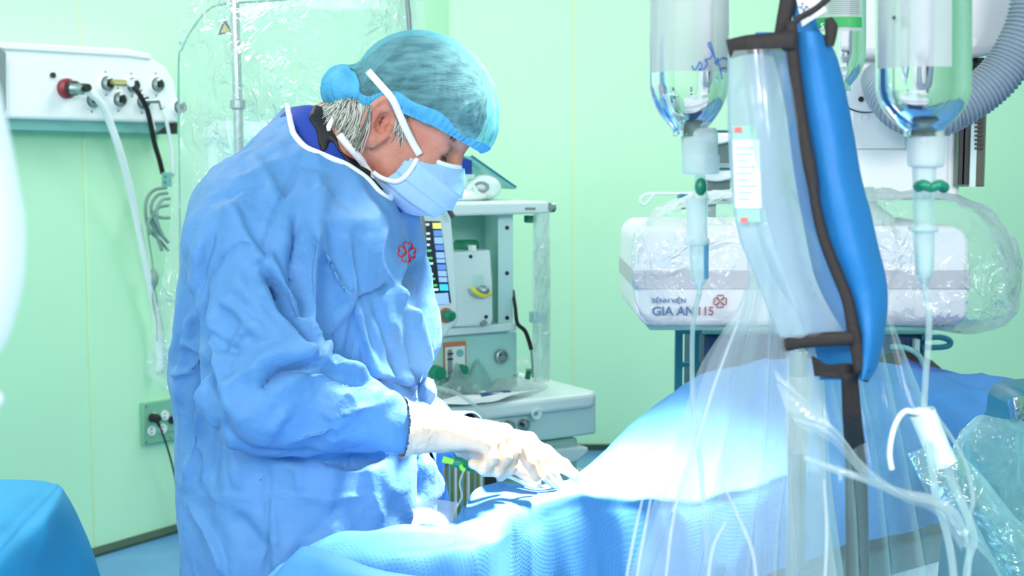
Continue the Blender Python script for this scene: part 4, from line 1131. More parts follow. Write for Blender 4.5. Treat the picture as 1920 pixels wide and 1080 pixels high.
Vc = Vc+Nc*(pleat+big+tight+fbm(qc*38, 3, 7)*.0014)[:, None]
V1, F1 = compact(Vc, Fc, bv > 0)
V1 = smooth_boundary(V1, F1)
cap = link('cap', np_mesh('cap', V1, F1), F_cap, person, angle=180, label='light blue bouffant cap of thin net fabric')
# opaque rim band and the gathered roll at the back
M_caprim = mat('cap_rim', srgb(78, 172, 216), rough=.65, noise=.08, nscale=60, bump=.2, bscale=200)
lim = np.interp(qc[:, 0], [-.08, -.055, -.03, 0, .06, .13], [.075, .062, .034, .024, .026, .014])+.003*np.sin(qc[:, 0]*90)
Vr = Vc+normals(Vc, Fc)*.0012
V2, F2 = compact(Vr, Fc, (bv > -.002) & (bv < lim) )
V2 = smooth_boundary(V2, F2)
ob_rim = link('cap_rim', np_mesh('cap_rim', V2, F2), M_caprim, cap, angle=180, label='opaque blue gathered rim')

# mask: surface patch standing off the lower face
def f_mask(Pn):
    q = toH(Pn)
    d = d_ell(q, (.080, 0, -.038), (.060, .061, .049))
    d = smin(d, d_ell(q, (.109, 0, -.014), (.034, .030, .030)), .035)
    d = smin(d, d_ell(q, (.108, 0, -.050), (.030, .034, .024)), .03)
    d = smin(d, d_ell(q, (.052, 0, -.062), (.045, .057, .036)), .03)
    return d
Vm, Fm = surface(f_mask, lo-np.array([0, 0, .06]), hi+.03, .0026, 1)
Nm = normals(Vm, Fm)
mx_, my_ = proj(Vm)
def inpoly(x, y, poly):
    c = np.zeros(len(x), bool); n = len(poly)
    for i in range(n):
        x0, y0 = poly[i]; x1, y1 = poly[(i+1) % n]
        k = ((y0 > y) != (y1 > y)) & (x < (x1-x0)*(y-y0)/(y1-y0+1e-9)+x0)
        c ^= k
    return c
qm = (Vm-HO)@HR
# near-side outline in head axes (f, u), mirrored to the far side
def fu(px, py):
    dx, dy = PX(px-718, YH-.05), PX(py-232, YH-.05)
    return (dx*cos(pit)+dy*sin(pit), dx*sin(pit)-dy*cos(pit))
outline = [fu(*p) for p in [(787, 288), (820, 303), (866, 315), (960, 345), (950, 420), (800, 430), (735, 388), (700, 372), (697, 322), (718, 334), (745, 340), (765, 325), (778, 305)]]
ins = inpoly(qm[:, 0], qm[:, 2], outline)
# pleats run across the face
uu = qm[:, 2]+qm[:, 0]*.12
pl_ = np.zeros(len(uu))
for c0, a in ((-.012, .0045), (-.034, .0048), (-.056, .004)):
    t = uu-c0
    pl_ += a*np.where(t > 0, np.exp(-t/.013), np.exp(-(t/.0025)**2))
Vm = Vm+Nm*(pl_+fbm(qm*30, 2, 9)*.0018+.0015)[:, None]
V3, F3 = compact(Vm, Fm, ins); V3 = smooth_boundary(V3, F3)
mask = link('face_mask', np_mesh('face_mask', V3, F3), M_mask, person, angle=180, label='light blue pleated face mask', solid=.0012)
bvm = BVHTree.FromPolygons([tuple(v) for v in Vm], [tuple(f) for f in Fm])
bvh_head = BVHTree.FromPolygons([tuple(v) for v in Vh], [tuple(f) for f in Fh])
bvh_cap = BVHTree.FromPolygons([tuple(v) for v in Vc], [tuple(f) for f in Fc])
def cast(bvhs, px, py, off):
    d = Vector(ray(px, py)).normalized(); best = None
    for b in bvhs:
        h = b.ray_cast(Vector(CAM), d)
        if h[0] is not None and (best is None or h[3] < best[3]): best = h
    if best is None: return None
    return np.array(best[0])-np.array(d)*off
def band(name, pts, bvhs, wd, material, parent, off=.002, res=40, Y=2.0, label=None):
    p2 = cr(np.array(pts, float), res); out = []; last = None
    for x, y in p2:
        q = cast(bvhs, x, y, off)
        if q is None: q = RP(x, y, last if last is not None else P(x, y, Y), (0, 1, 0))
        out.append(q); last = q
    out = np.array(out)
    for _ in range(3): out[1:-1] = (out[:-2]+2*out[1:-1]+out[2:])/4
    T = np.gradient(out, axis=0); T /= np.linalg.norm(T, axis=1)[:, None]+1e-9
    view = (out-CAM); view /= np.linalg.norm(view, axis=1)[:, None]
    S = np.cross(T, view); S /= np.linalg.norm(S, axis=1)[:, None]+1e-9
    w2 = PX(wd, Y)/2
    G = np.stack([out-S*w2, out-view*.0012, out+S*w2], 1)
    return ob(name, MB().grid(G), material, parent, angle=180, solid=.0012, label=label)
hb = [bvm]
band('mask_edge', [(787, 289), (808, 298), (836, 309), (866, 315)], hb, 8, M_trim, mask)
band('mask_edge', [(699, 323), (718, 335), (745, 340), (765, 325), (778, 305), (788, 288)], hb, 9, M_trim, mask)
band('mask_edge', [(699, 323), (699, 345), (701, 372)], hb, 7, M_trim, mask)
hc_ = [bvh_cap, bvh_head, bvm]
band('mask_strap', [(690, 133), (712, 158), (736, 186), (748, 212), (760, 240), (774, 268), (787, 290)], hc_, 13, M_trim, mask, off=.005)
Vn = np.vstack([Vh]); 
band('mask_strap', [(636, 252), (650, 270), (668, 290), (684, 309), (699, 326)], [bvh_head], 14, M_trim, mask, off=.006)
ob('strap_end', MB().prism([P(611, 236, 1.99), P(622, 218, 1.99), P(626, 226, 1.99), P(619, 246, 1.99), P(613, 246, 1.99)], (0, .003, 0)), M_trim, mask, bevel=.001)

# gown ------------------------------------------------------------
sect = [  # y, left, right, depth centre, half depth
 (180, 560, 665, 2.10, .075), (215, 532, 668, 2.10, .095), (250, 500, 690, 2.09, .13), (300, 447, 715, 2.08, .17), (350, 404, 745, 2.07, .20), (400, 384, 782, 2.06, .22),
 (450, 366, 793, 2.06, .22), (500, 356, 802, 2.06, .215), (550, 345, 812, 2.06, .21), (600, 335, 821, 2.06, .205), (650, 330, 824, 2.06, .20),
 (700, 332, 812, 2.06, .195), (735, 338, 800, 2.06, .195), (780, 342, 806, 2.06, .20), (850, 345, 826, 2.06, .21), (930, 348, 835, 2.06, .215), (1010, 352, 842, 2.06, .22), (1100, 356, 850, 2.06, .22), (1500, 350, 870, 2.06, .23)]
TZ = np.array([P(500, s[0], s[3])[2] for s in sect]); TXl = np.array([P(s[1], s[0], s[3])[0] for s in sect]); TXr = np.array([P(s[2], s[0], s[3])[0] for s in sect])
TY = np.array([s[3] for s in sect]); TR = np.array([s[4] for s in sect])
o_ = np.argsort(TZ)
def f_torso(Pn):
    z = Pn[..., 2]
    xl = np.interp(z, TZ[o_], TXl[o_]); xr = np.interp(z, TZ[o_], TXr[o_]); yc = np.interp(z, TZ[o_], TY[o_]); ry = np.interp(z, TZ[o_], TR[o_])
    cx = (xl+xr)/2; rx = (xr-xl)/2
    k = (np.abs((Pn[..., 0]-cx)/rx)**2.3+np.abs((Pn[..., 1]-yc)/ry)**2.3)**(1/2.3)
    return (k-1)*np.minimum(rx, ry)*.9
cuffR = P(762, 803, 1.83); 
def f_gown(Pn):
    d = f_torso(Pn)
    for S_, E_, W_, r in ((P(478, 478, 1.89), P(500, 735, 1.83), cuffR, (.088, .072, .0315)), (P(600, 470, 2.27), elbowL, P(880, 822, 2.04), (.08, .065, .036))):
        a = d_cone(Pn, S_, E_, r[0], r[1])
        m1 = E_+(W_-E_)*.45+np.array([0, 0, .0])
        b = smin(d_cone(Pn, E_, m1, r[1], r[1]*.80), d_cone(Pn, m1, W_, r[1]*.80, r[2]), .03)
        d = smin(d, smin(a, b, .05), .022)
    d = smin(d, d_ell(Pn, P(432, 420, 1.93), (.055, .08, .07)), .06)
    return d
glo = np.array([P(310, 500, 2.06)[0]-.03, 1.70, .62]); ghi = np.array([P(900, 500, 2.0)[0]+.02, 2.42, P(0, 180, 2.1)[2]])
Vg, Fg = surface(f_gown, glo, ghi, .0044, 2)
Ng = normals(Vg, Fg)
ST = [
 # raglan seam and the deep crease between sleeve and chest
 ([(568, 292), (545, 345), (521, 395), (500, 455), (492, 505)], 5, -5, 'g'),
 ([(492, 500), (508, 535), (528, 575), (548, 612), (572, 648), (596, 684)], 9, -26, 'g'),
 ([(500, 470), (520, 520), (545, 565), (575, 620), (600, 665)], 10, 14, 's'),
 ([(470, 520), (500, 560), (530, 610), (565, 655), (598, 690)], 16, 12, 'g'),
 # sleeve head seam
 ([(392, 560), (388, 530), (400, 505), (425, 478), (455, 462), (490, 470)], 4, -5, 'g'),
 ([(388, 540), (386, 600), (392, 660), (405, 720), (425, 770)], 7, -13, 'g'),
 ([(400, 560), (399, 620), (408, 690), (428, 750), (460, 800)], 13, 8, 'g'),
 # torso tent folds
 ([(596, 410), (604, 450), (622, 500), (642, 540), (660, 568)], 8, 13, 's'),
 ([(594, 412), (584, 480), (575, 560), (573, 640)], 11, 15, 'g'),
 ([(560, 400), (552, 470), (556, 540), (566, 600), (578, 650)], 9, -14, 'g'),
 ([(614, 480), (606, 540), (600, 600)], 10, -7, 'g'),
 ([(646, 430), (655, 490), (662, 560)], 7, 8, 's'),
 ([(664, 566), (640, 590), (612, 640), (602, 690)], 7, 8, 'g'),
 ([(666, 566), (676, 610), (690, 660), (706, 700)], 7, 7, 'g'),
 ([(664, 562), (700, 548), (738, 532)], 6, -7, 'g'),
 ([(664, 560), (663, 600), (650, 680)], 6, -6, 'g'),
 ([(735, 420), (716, 448), (712, 478), (722, 508), (738, 530)], 7, 8, 's'),
 ([(738, 528), (756, 550), (775, 590), (787, 650), (790, 700)], 8, 9, 's'),
 ([(800, 470), (784, 510), (768, 560), (765, 580)], 8, -10, 'g'),
 ([(765, 560), (775, 600), (785, 660), (783, 715)], 9, 8, 'g'),
 ([(806, 560), (798, 620), (803, 680)], 8, -8, 'g'),
 ([(700, 560), (720, 620), (738, 700)], 9, -5, 'g'),
 ([(620, 350), (600, 380), (596, 410)], 14, 6, 'g'),
 ([(540, 300), (600, 320), (660, 340)], 8, -3, 'g'),
 # belt and waist
 ([(578, 690), (620, 697), (667, 706), (725, 716), (788, 731)], 6, -15, 'g'),
 ([(578, 680), (640, 688), (725, 702), (788, 718)], 14, 9, 'g'),
 ([(700, 745), (745, 748), (790, 742)], 10, 5, 'g'),
 ([(620, 620), (625, 670), (628, 692)], 5, -5, 'g'),
 ([(680, 640), (684, 680), (688, 702)], 5, -5, 'g'), ([(735, 650), (740, 690), (742, 712)], 5, -5, 'g'),
 # shoulder and back
 ([(430, 340), (470, 330), (520, 300)], 12, 4, 'g'), ([(412, 385), (440, 400), (480, 470), (494, 500)], 9, 8, 's'),
 ([(420, 372), (462, 352), (510, 345)], 9, -5, 'g'), ([(470, 290), (500, 330), (520, 390)], 12, 4, 'g'),
 ([(385, 420), (372, 500), (360, 580), (352, 640)], 9, 6, 'g'), ([(398, 430), (384, 490), (372, 560)], 6, -7, 'g'),
 ([(350, 520), (352, 570), (340, 640), (328, 700)], 7, -7, 'g'),
 ([(380, 560), (360, 620), (346, 680), (336, 760)], 8, 9, 's'), ([(395, 660), (374, 720), (362, 790), (356, 860)], 8, -11, 'g'),
 ([(352, 640), (380, 660), (398, 640)], 7, 7, 'g'), ([(326, 690), (352, 700), (392, 660)], 6, 6, 'g'),
 ([(392, 700), (378, 770), (362, 850), (350, 915)], 7, 9, 'g'), ([(410, 780), (404, 850), (396, 910)], 6, -6, 'g'),
 ([(376, 830), (380, 870), (374, 910)], 5, 5, 'g'), ([(430, 800), (440, 870), (450, 925)], 9, 5, 'g'),
 # sleeve folds
 ([(440, 500), (470, 560), (510, 620), (545, 660)], 14, 10, 's'), ([(420, 560), (455, 590), (500, 640)], 9, 6, 'g'),
 ([(395, 620), (420, 650), (455, 660)], 7, -6, 'g'), ([(410, 690), (440, 640), (475, 610)], 8, 6, 'g'),
 ([(488, 742), (500, 715), (528, 696), (560, 690), (596, 700)], 8, -13, 'g'), ([(470, 690), (520, 668), (570, 672), (600, 664)], 13, 14, 'g'),
 ([(540, 770), (520, 790), (508, 812)], 10, 6, 'g'), ([(510, 740), (545, 715), (590, 700), (625, 705)], 11, 8, 's'),
 ([(648, 728), (640, 750), (622, 775), (608, 795)], 9, 5, 's'), ([(650, 728), (664, 745), (668, 760)], 6, 3, 'g'),
 ([(610, 795), (650, 775), (690, 762), (735, 758)], 9, 6, 's'), ([(540, 830), (600, 818), (650, 800)], 9, 4, 'g'),
 ([(655, 800), (658, 830)], 4, -3, 'g'), ([(678, 775), (684, 805)], 4, -3, 'g'), ([(620, 805), (625, 835)], 4, -3, 'g'),
 ([(420, 730), (455, 700), (490, 690)], 8, 7, 's'), ([(440, 760), (430, 800), (470, 838), (520, 852)], 8, -5, 'g'),
 ([(500, 846), (560, 862), (640, 866), (740, 858)], 9, -9, 'g'),
 # skirt
 ([(345, 931), (420, 932), (500, 931), (600, 932), (705, 929)], 4, 4, 's'), ([(345, 935), (420, 936), (500, 935), (705, 933)], 3, -2, 'g'),
 ([(500, 860), (499, 930), (505, 1000), (498, 1080)], 5, -7, 'g'), ([(508, 930), (514, 1000), (516, 1080)], 8, 6, 'g'),
 ([(350, 936), (380, 985), (410, 1035), (422, 1080)], 5, 7, 's'), ([(440, 960), (470, 1000), (495, 1040)], 18, -7, 'g'),
 ([(560, 1000), (540, 1040), (520, 1075)], 16, 5, 'g'), ([(612, 868), (610, 905)], 4, -3, 'g'), ([(690, 860), (700, 930), (720, 980)], 12, 4, 'g'),
 ([(784, 850), (786, 900), (785, 945)], 4, -10, 'g'), ([(795, 850), (815, 900), (828, 945)], 8, 9, 's'), ([(560, 870), (556, 925)], 10, 4, 'g'),
 ([(640, 940), (600, 990), (570, 1010)], 14, -4, 'g'), ([(470, 850), (480, 900)], 12, -4, 'g'),
]
Vg = strokes(Vg, Ng, ST)
Ng2 = normals(Vg, Fg)
nz = np.abs(fbm(Vg*np.array([9, 9, 5.0]), 3, 11))
Vg = Vg+Ng2*((.25-nz)*.016+(.2-np.abs(fbm(Vg*np.array([26, 26, 16.]), 2, 5)))*.0035)[:, None]
Vg = relax(Vg, Fg, .2)
# cut: neckline, cuffs, hem
gx, gy = proj(Vg)
lx = np.array([400, 528, 543, 552, 575, 610, 650, 690, 712, 900.]); ly = np.array([-300, 150, 205, 250, 276, 290, 306, 334, 362, 480.])
far = np.clip((Vg[:, 1]-2.10)/.12, 0, 1)
nl = gy-np.interp(gx, lx, ly)+far*34
ncut = (nl > 0) | (gy > 420) | (gx > 730)
def past(V, A, B, dist):      # beyond B along A->B
    u = (B-A)/np.linalg.norm(B-A); t = (V-B)@u
    r = V-A-np.outer((V-A)@u, u)
    return (t > dist) & (np.linalg.norm(r, axis=1) < .075)
keep = ncut & ~past(Vg, elbowR, cuffR, .012) & ~past(Vg, elbowL, P(880, 822, 2.04), 0) & (Vg[:, 2] > .63)
V4, F4 = compact(Vg, Fg, keep); V4 = smooth_boundary(V4, F4, 10)
gown = link('gown', np_mesh('gown', V4, F4), M_gown, person, angle=180, label='blue long-sleeved surgical gown', solid=.0015)
bvh_g = BVHTree.FromPolygons([tuple(v) for v in V4], [tuple(f) for f in F4])
# lower skirt and trousers stay simple, far below the frame
ro = ob('gown_skirt', MB().lathe((hip[0], 2.06, .35), (0, 0, 1), [(0, .25), (.15, .235), (.29, .22)], 48), M_gown, person, angle=180)
sh_mb = MB()
for s in (-1, 1):
    sm = MB(); h = hip+np.array([-.03, .11*s, 0])
    sm.ell((h[0]+.05, h[1], .055), (.15, .055, .05), 20, 12)
    ob('shoe', sm, M_white, person, angle=180)
# neckline trim follows the cut
nlp = [l for l in bloops(F4) if V4[l][:, 2].mean() > 1.38 and len(l) > 20][0]
tl_ = V4[nlp+nlp[:1]]
for _ in range(12): tl_[1:-1] = (tl_[:-2]+tl_[1:-1]*2+tl_[2:])/4
ob('neck_trim', MB().tube(tl_[::2], .0046, 8, caps=False), M_trim, gown, angle=180, label='white neckline binding')
tri_ = [P(545, 205, 2.16), P(556, 215, 2.15), P(570, 236, 2.14), P(560, 250, 2.10), P(551, 252, 2.05)]
ob('neck_lining', MB().prism(tri_, (0, .004, 0)), M_gownin, gown)
# knot of the belt at the side
kt = ob('belt_knot', MB().grid(crinkle(loft([PR([(786, 716, 1.97), (800, 708, 1.95), (812, 712, 1.97)]), PR([(784, 736, 1.96), (802, 730, 1.92), (818, 738, 1.96)]), PR([(786, 752, 1.97), (798, 756, 1.94), (806, 760, 1.97)])], 12, 12), .006, 40, 3)), M_gown, gown, angle=180, solid=.002)
# emblem on the chest
eb = MB(); a_ = radians(8)
for Hh in emblem_pts():
    p2 = cr(np.array(Hh), 60); pts = []
    for x, y in p2:
        X, Y_ = 763+(x*cos(a_)+y*sin(a_))*19.0, 473-(y*cos(a_)-x*sin(a_))*22.0
        q = cast([bvh_g], X, Y_, .002)
        if q is not None: pts.append(q)
    pts = np.array(pts); eb.tube(pts, .00125, 6)
ob('clover_emblem', eb, M_red2, gown, angle=180, label='red four-heart clover emblem on the chest')

# shirt and thyroid collar
def f_shirt(Pn): return smin(d_cone(Pn, P(600, 400, 2.06), H(-.062, 0, -.085), .105, .074), d_ell(Pn, P(600, 420, 2.06), (.13, .17, .10)), .05)
Vs, Fs = surface(f_shirt, P(600, 400, 2.06)-.22, P(640, 240, 2.06)+np.array([.15, .2, .08]), .005, 1)
sx_, sy_ = proj(Vs)
top = np.interp(sx_, [540, 575, 600, 622, 640, 690, 720], [203, 196, 198, 214, 240, 304, 356])-np.clip((Vs[:, 1]-2.1)/.1, 0, 1)*22
V5, F5 = compact(Vs, Fs, sy_ > top); V5 = smooth_boundary(V5, F5)
shirt = link('shirt', np_mesh('shirt', V5, F5), M_navy, person, angle=180, label='dark blue shirt under the gown', solid=.002)
bvs = BVHTree.FromPolygons([tuple(v) for v in Vs], [tuple(f) for f in Fs])
N5 = normals(V5, F5)
cx5, cy5 = proj(V5)
blk = inpoly(cx5, cy5, [(574, 222), (590, 190), (660, 190), (650, 232), (680, 285), (730, 360), (700, 362), (664, 322), (636, 292), (620, 264), (612, 292), (596, 290), (592, 250)])
V6, F6 = compact(V5+N5*.0025, F5, blk)
lab = np.arange(len(V6))
for _ in range(400):
    m_ = lab[F6].min(1); old = lab.copy(); np.minimum.at(lab, F6.ravel(), np.repeat(m_, 4))
    if (old == lab).all(): break
u_, c_ = np.unique(lab, return_counts=True)
V6, F6 = compact(V6, F6, lab == min((V6[lab == k][:, 1].mean(), k) for k, n in zip(u_, c_) if n > 60)[1])
link('collar_band', np_mesh('collar_band', smooth_boundary(V6, F6), F6), M_black, shirt, angle=180, solid=.002, label='black collar of a protective vest')

# gloves ----------------------------------------------------------
def seq(Pn, d, pts, rs, k=.004):
    for a, b, ra, rb in zip(pts[:-1], pts[1:], rs[:-1], rs[1:]): d = smin(d, d_cone(Pn, a, b, ra, rb), k)
    return d
def hand(fingers, palm, wrist, cuff, rw, rc, thumb, kpalm=.014):
    """one SDF: forearm and wrist, palm built from metacarpals, fingers blended only near their roots"""
    def f(Pn):
        d = d_cone(Pn, wrist, cuff, rw, rc)
        for (kn, r) in palm: d = smin(d, d_cone(Pn, wrist, kn, rw*.62, r), kpalm)
        for pts, rs in fingers:
            e = d_cone(Pn, pts[0], pts[1], rs[0], rs[1])
            e = seq(Pn, e, pts[1:], rs[1:], .0025)
            for kx, rk in zip(pts[1:-1], rs[1:-1]): e = smin(e, d_ell(Pn, kx, (rk*1.1,)*3), .003)
            d = smin(d, e, .0032)
        e = d_cone(Pn, thumb[0][0], thumb[0][1], thumb[1][0], thumb[1][1])
        e = seq(Pn, e, thumb[0][1:], thumb[1][1:], .003)
        return smin(d, e, .006)
    return f
# right hand: palm down, fingers curled round the green sheath
K1, K2, K3, K4 = P(946, 812, 1.872), P(938, 815, 1.848), P(927, 822, 1.826), P(912, 832, 1.806)
fr = [([K1, P(972, 838, 1.870), P(992, 868, 1.870), P(1006, 893, 1.875)], (.0115, .0100, .0088, .0072)),
      ([K2, P(962, 846, 1.842), P(957, 876, 1.838), P(938, 893, 1.842)], (.0115, .0102, .0090, .0076)),
      ([K3, P(946, 856, 1.820), P(932, 882, 1.815), P(908, 885, 1.822)], (.0112, .0100, .0088, .0075)),
      ([K4, P(922, 858, 1.800), P(906, 876, 1.796), P(888, 869, 1.803)], (.0105, .0092, .0082, .0070))]
thR = ([P(850, 825, 1.872), P(895, 846, 1.895), P(925, 866, 1.895), P(944, 880, 1.885)], (.016, .0125, .0105, .0085))
wr_ = P(822, 806, 1.845)
fR = hand(fr, [(K1, .014), (K2, .0145), (K3, .014), (K4, .013)], wr_, P(752, 803, 1.83), .030, .0375, thR)
lo_ = np.array([P(738, 800, 1.83)[0], 1.76, P(0, 925, 1.84)[2]]); hi_ = np.array([P(1025, 800, 1.87)[0], 1.94, P(0, 745, 1.84)[2]])
def finish_glove(V, F, seed, cuffA, cuffB, cutd):
    N = normals(V, F)
    t = (V-cuffB)@((cuffA-cuffB)/np.linalg.norm(cuffA-cuffB))
    wr = np.exp(-(np.clip(t-.03, -1, 0)/.05)**2)*0+1
    V = V+N*(fbm(V*np.array([70, 70, 34.]), 3, seed)*.0011+np.where(t > .02, np.abs(fbm(V*np.array([45, 45, 45.]), 2, seed+3))*.0022, 0))[:, None]
    V = V+N*(.0035*np.exp(-((t-cutd)/.005)**2))[:, None]
    return compact(V, F, t < cutd)
Vr_, Fr_ = surface(fR, lo_, hi_, .0021, 1)
Vr_, Fr_ = finish_glove(Vr_, Fr_, 3, P(752, 803, 1.83), wr_, np.linalg.norm(P(752, 803, 1.83)-wr_)-.001)
gR = link('glove', np_mesh('glove', Vr_, Fr_), M_glove, person, angle=180, label='white latex glove on the near hand, fingers curled')
# left hand behind: index stretched down to the site
J1, J2, J3, J4 = P(984, 832, 1.935), P(990, 828, 1.965), P(992, 830, 1.99), P(988, 836, 2.012)
fl_ = [([J1, P(1003, 862, 1.925), P(1018, 888, 1.925), P(1040, 908, 1.93)], (.0115, .0100, .0090, .0074)),
       ([J2, P(1020, 852, 1.960), P(1050, 873, 1.958), P(1078, 890, 1.96)], (.0118, .0104, .0092, .0076)),
       ([J3, P(1024, 848, 1.995), P(1056, 872, 2.0), P(1082, 896, 2.0)], (.0112, .0100, .0088, .0074)),
       ([J4, P(1012, 860, 2.02), P(1035, 885, 2.02), P(1050, 908, 2.02)], (.0102, .0090, .0082, .0068))]
thL = ([P(935, 845, 1.955), P(962, 868, 1.918), P(985, 888, 1.905), P(1004, 905, 1.905)], (.015, .0122, .0105, .0086))
wl_ = P(900, 824, 2.02)
fL = hand(fl_, [(J1, .014), (J2, .0145), (J3, .014), (J4, .013)], wl_, P(845, 822, 2.09), .030, .034, thL)
lo_ = np.array([P(840, 800, 2.1)[0], 1.87, P(0, 925, 1.95)[2]]); hi_ = np.array([P(1100, 800, 2.0)[0], 2.16, P(0, 770, 2.05)[2]])
Vl_, Fl_ = surface(fL, lo_, hi_, .0023, 1)
Vl_, Fl_ = finish_glove(Vl_, Fl_, 8, P(845, 822, 2.09), wl_, np.linalg.norm(P(845, 822, 2.09)-wl_)-.002)
gL = link('glove', np_mesh('glove', Vl_, Fl_), M_glove, person, angle=180, label='white latex glove on the far hand, fingers pressing down')
# sheath and wire held in the hand
sg = thing('introducer_sheath', P(880, 880, 1.84), 'bright green catheter sheath held between the gloved fingers', 'catheter')
ob('handle', MB().tube(PR([(830, 861, 1.84), (846, 865, 1.84), (864, 871, 1.84), (884, 876, 1.845)]), [.0050, .0042, .0060, .0048], 12, res=16), M_limegreen, sg)
ob('hub', MB().lathe(P(860, 868, 1.84), P(884, 876, 1.845)-P(852, 866, 1.84), [(-.008, .0), (-.008, .0062), (.002, .0082), (.012, .0066), (.022, .0072), (.022, 0)], 14), M_green, sg, label='darker green hub')
ob('port', MB().tube(PR([(863, 869, 1.838), (866, 878, 1.83), (872, 882, 1.83)]), .003, 8), M_limegreen, sg)
ob('catheter_tube', MB().tube(PR([(930, 888, 1.845), (960, 896, 1.86), (985, 908, 1.88), (1003, 915, 1.89)]), .0022, 8, res=14), M_whitetube, sg)
ob('side_tube', MB().tube(PR([(870, 882, 1.83), (862, 905, 1.82), (866, 930, 1.80), (858, 948, 1.78)]), .0014, 6, res=20), F_tube, sg)
# ------------------------------------------------------------------ operating table, patient and drapes
ot = thing('operating_table', (.9, 2.35, 0), 'operating table hidden under the blue drapes', 'operating table')
TA = np.array([.35, 2.12, 0]); TU = np.array([.62, .46, 0]); TU /= np.linalg.norm(TU); TV = np.array([-TU[1], TU[0], 0])
def TT(a, b, z): return TA+TU*a+TV*b+np.array([0, 0, z])
def tbox(a0, a1, b0, b1, z0, z1): return MB().hull8([TT(a0, b0, z0), TT(a1, b0, z0), TT(a1, b1, z0), TT(a0, b1, z0), TT(a0, b0, z1), TT(a1, b0, z1), TT(a1, b1, z1), TT(a0, b1, z1)])
ob('table_top', tbox(.1, 1.5, .08, .50, .78, .84), M_grey, ot, bevel=.01)
ob('table_column', tbox(.6, .9, .15, .42, .1, .78), M_white, ot, bevel=.02)
ob('table_base', tbox(.3, 1.3, .10, .48, 0, .1), M_grey, ot, bevel=.02)

def uvgrid(name, G, material, uvscale, parent=None, label=None, **k):
    o = ob(name, MB().grid(G), material, parent, angle=180, label=label, **k)
    me = o.data; m, n = G.shape[:2]
    du = np.zeros((m, n)); dv = np.zeros((m, n))
    du[:, 1:] = np.cumsum(np.linalg.norm(np.diff(G, axis=1), axis=2), 1); dv[1:] = np.cumsum(np.linalg.norm(np.diff(G, axis=0), axis=2), 0)
    du -= du[:, n//2:n//2+1]
    uv = me.uv_layers.new(name='uv'); li = np.empty(len(me.loops), np.int32); me.loops.foreach_get('vertex_index', li)
    U = np.stack([du.ravel()[li]*uvscale, dv.ravel()[li]*uvscale], 1)
    uv.data.foreach_set('uv', U.ravel().astype(np.float32))
    return o
rowA0 = [(460, 1200, 1.80), (590, 1100, 1.80), (720, 1060, 1.80), (850, 1040, 1.85), (885, 990, 2.05), (950, 975, 2.12), (1030, 975, 2.2), (1100, 940, 2.4), (1210, 860, 2.6), (1340, 800, 2.75), (1500, 790, 2.8), (1720, 790, 2.85), (1990, 800, 2.9)]
rowA = [(470, 1110, 1.74), (600, 1020, 1.72), (720, 986, 1.74), (850, 972, 1.80), (890, 920, 1.93), (945, 910, 1.99), (1035, 908, 2.08), (1092, 878, 2.2), (1205, 780, 2.42), (1335, 696, 2.56), (1500, 672, 2.62), (1722, 690, 2.66), (1990, 722, 2.72)]
rowAB = [(465, 1112, 1.70), (595, 1022, 1.68), (710, 992, 1.69), (850, 978, 1.75), (880, 934, 1.88), (940, 916, 1.94), (1025, 916, 2.0), (1105, 902, 2.08), (1205, 842, 2.22), (1320, 790, 2.32), (1490, 752, 2.40), (1700, 735, 2.48), (1990, 738, 2.56)]
rowB = [(460, 1125, 1.65), (585, 1032, 1.63), (700, 1004, 1.64), (850, 992, 1.69), (874, 962, 1.80), (935, 930, 1.86), (1015, 928, 1.90), (1112, 917, 1.96), (1205, 914, 2.03), (1300, 912, 2.10), (1485, 864, 2.22), (1640, 838, 2.32), (1990, 770, 2.46)]
rowBC = [(455, 1150, 1.62), (568, 1055, 1.60), (690, 1025, 1.60), (835, 1018, 1.62), (862, 1005, 1.66), (925, 1000, 1.70), (992, 985, 1.85), (1100, 955, 1.93), (1200, 955, 2.00), (1300, 955, 2.07), (1485, 905, 2.19), (1650, 880, 2.29), (1990, 800, 2.44)]
rowC = [(450, 1200, 1.58), (550, 1110, 1.56), (680, 1075, 1.56), (820, 1062, 1.57), (868, 1056, 1.59), (915, 1052, 1.63), (976, 1056, 1.82), (1090, 1060, 1.92), (1200, 1060, 1.99), (1300, 1055, 2.06), (1485, 1000, 2.18), (1650, 960, 2.28), (1990, 860, 2.43)]
rowD = [(440, 1400, 1.58), (545, 1300, 1.56), (670, 1300, 1.56), (815, 1300, 1.57), (868, 1300, 1.60), (915, 1300, 1.64), (972, 1300, 1.82), (1085, 1180, 1.92), (1200, 1165, 1.99), (1300, 1130, 2.06), (1490, 1060, 2.18), (1650, 1008, 2.28), (1990, 950, 2.43)]
R_ = [PR(r) for r in (rowA0, rowA, rowAB, rowB, rowBC, rowC, rowD)]
A = np.array(R_)
A = np.transpose(cru(np.transpose(A, (1, 0, 2)), 420), (1, 0, 2))
A = cru(A, 150)
fz = fbm(A*np.array([7, 7, 4.]), 3, 21)
edge_ = np.linspace(0, 1, 150)[:, None]
A[..., 2] += (.2-np.abs(fz))*.016*np.clip(1-np.abs(edge_-.3)*1.5, 0, 1)
A[..., 1] -= (.25-np.abs(fbm(A*np.array([9, 9, 2.5]), 3, 25)))*.022*np.clip((edge_-.45)*4, 0, 1)
pd = uvgrid('patient_drape', A, M_perf, 165)
tag(pd, 'blue dimpled surgical drape covering the patient and the operating table', 'drape')
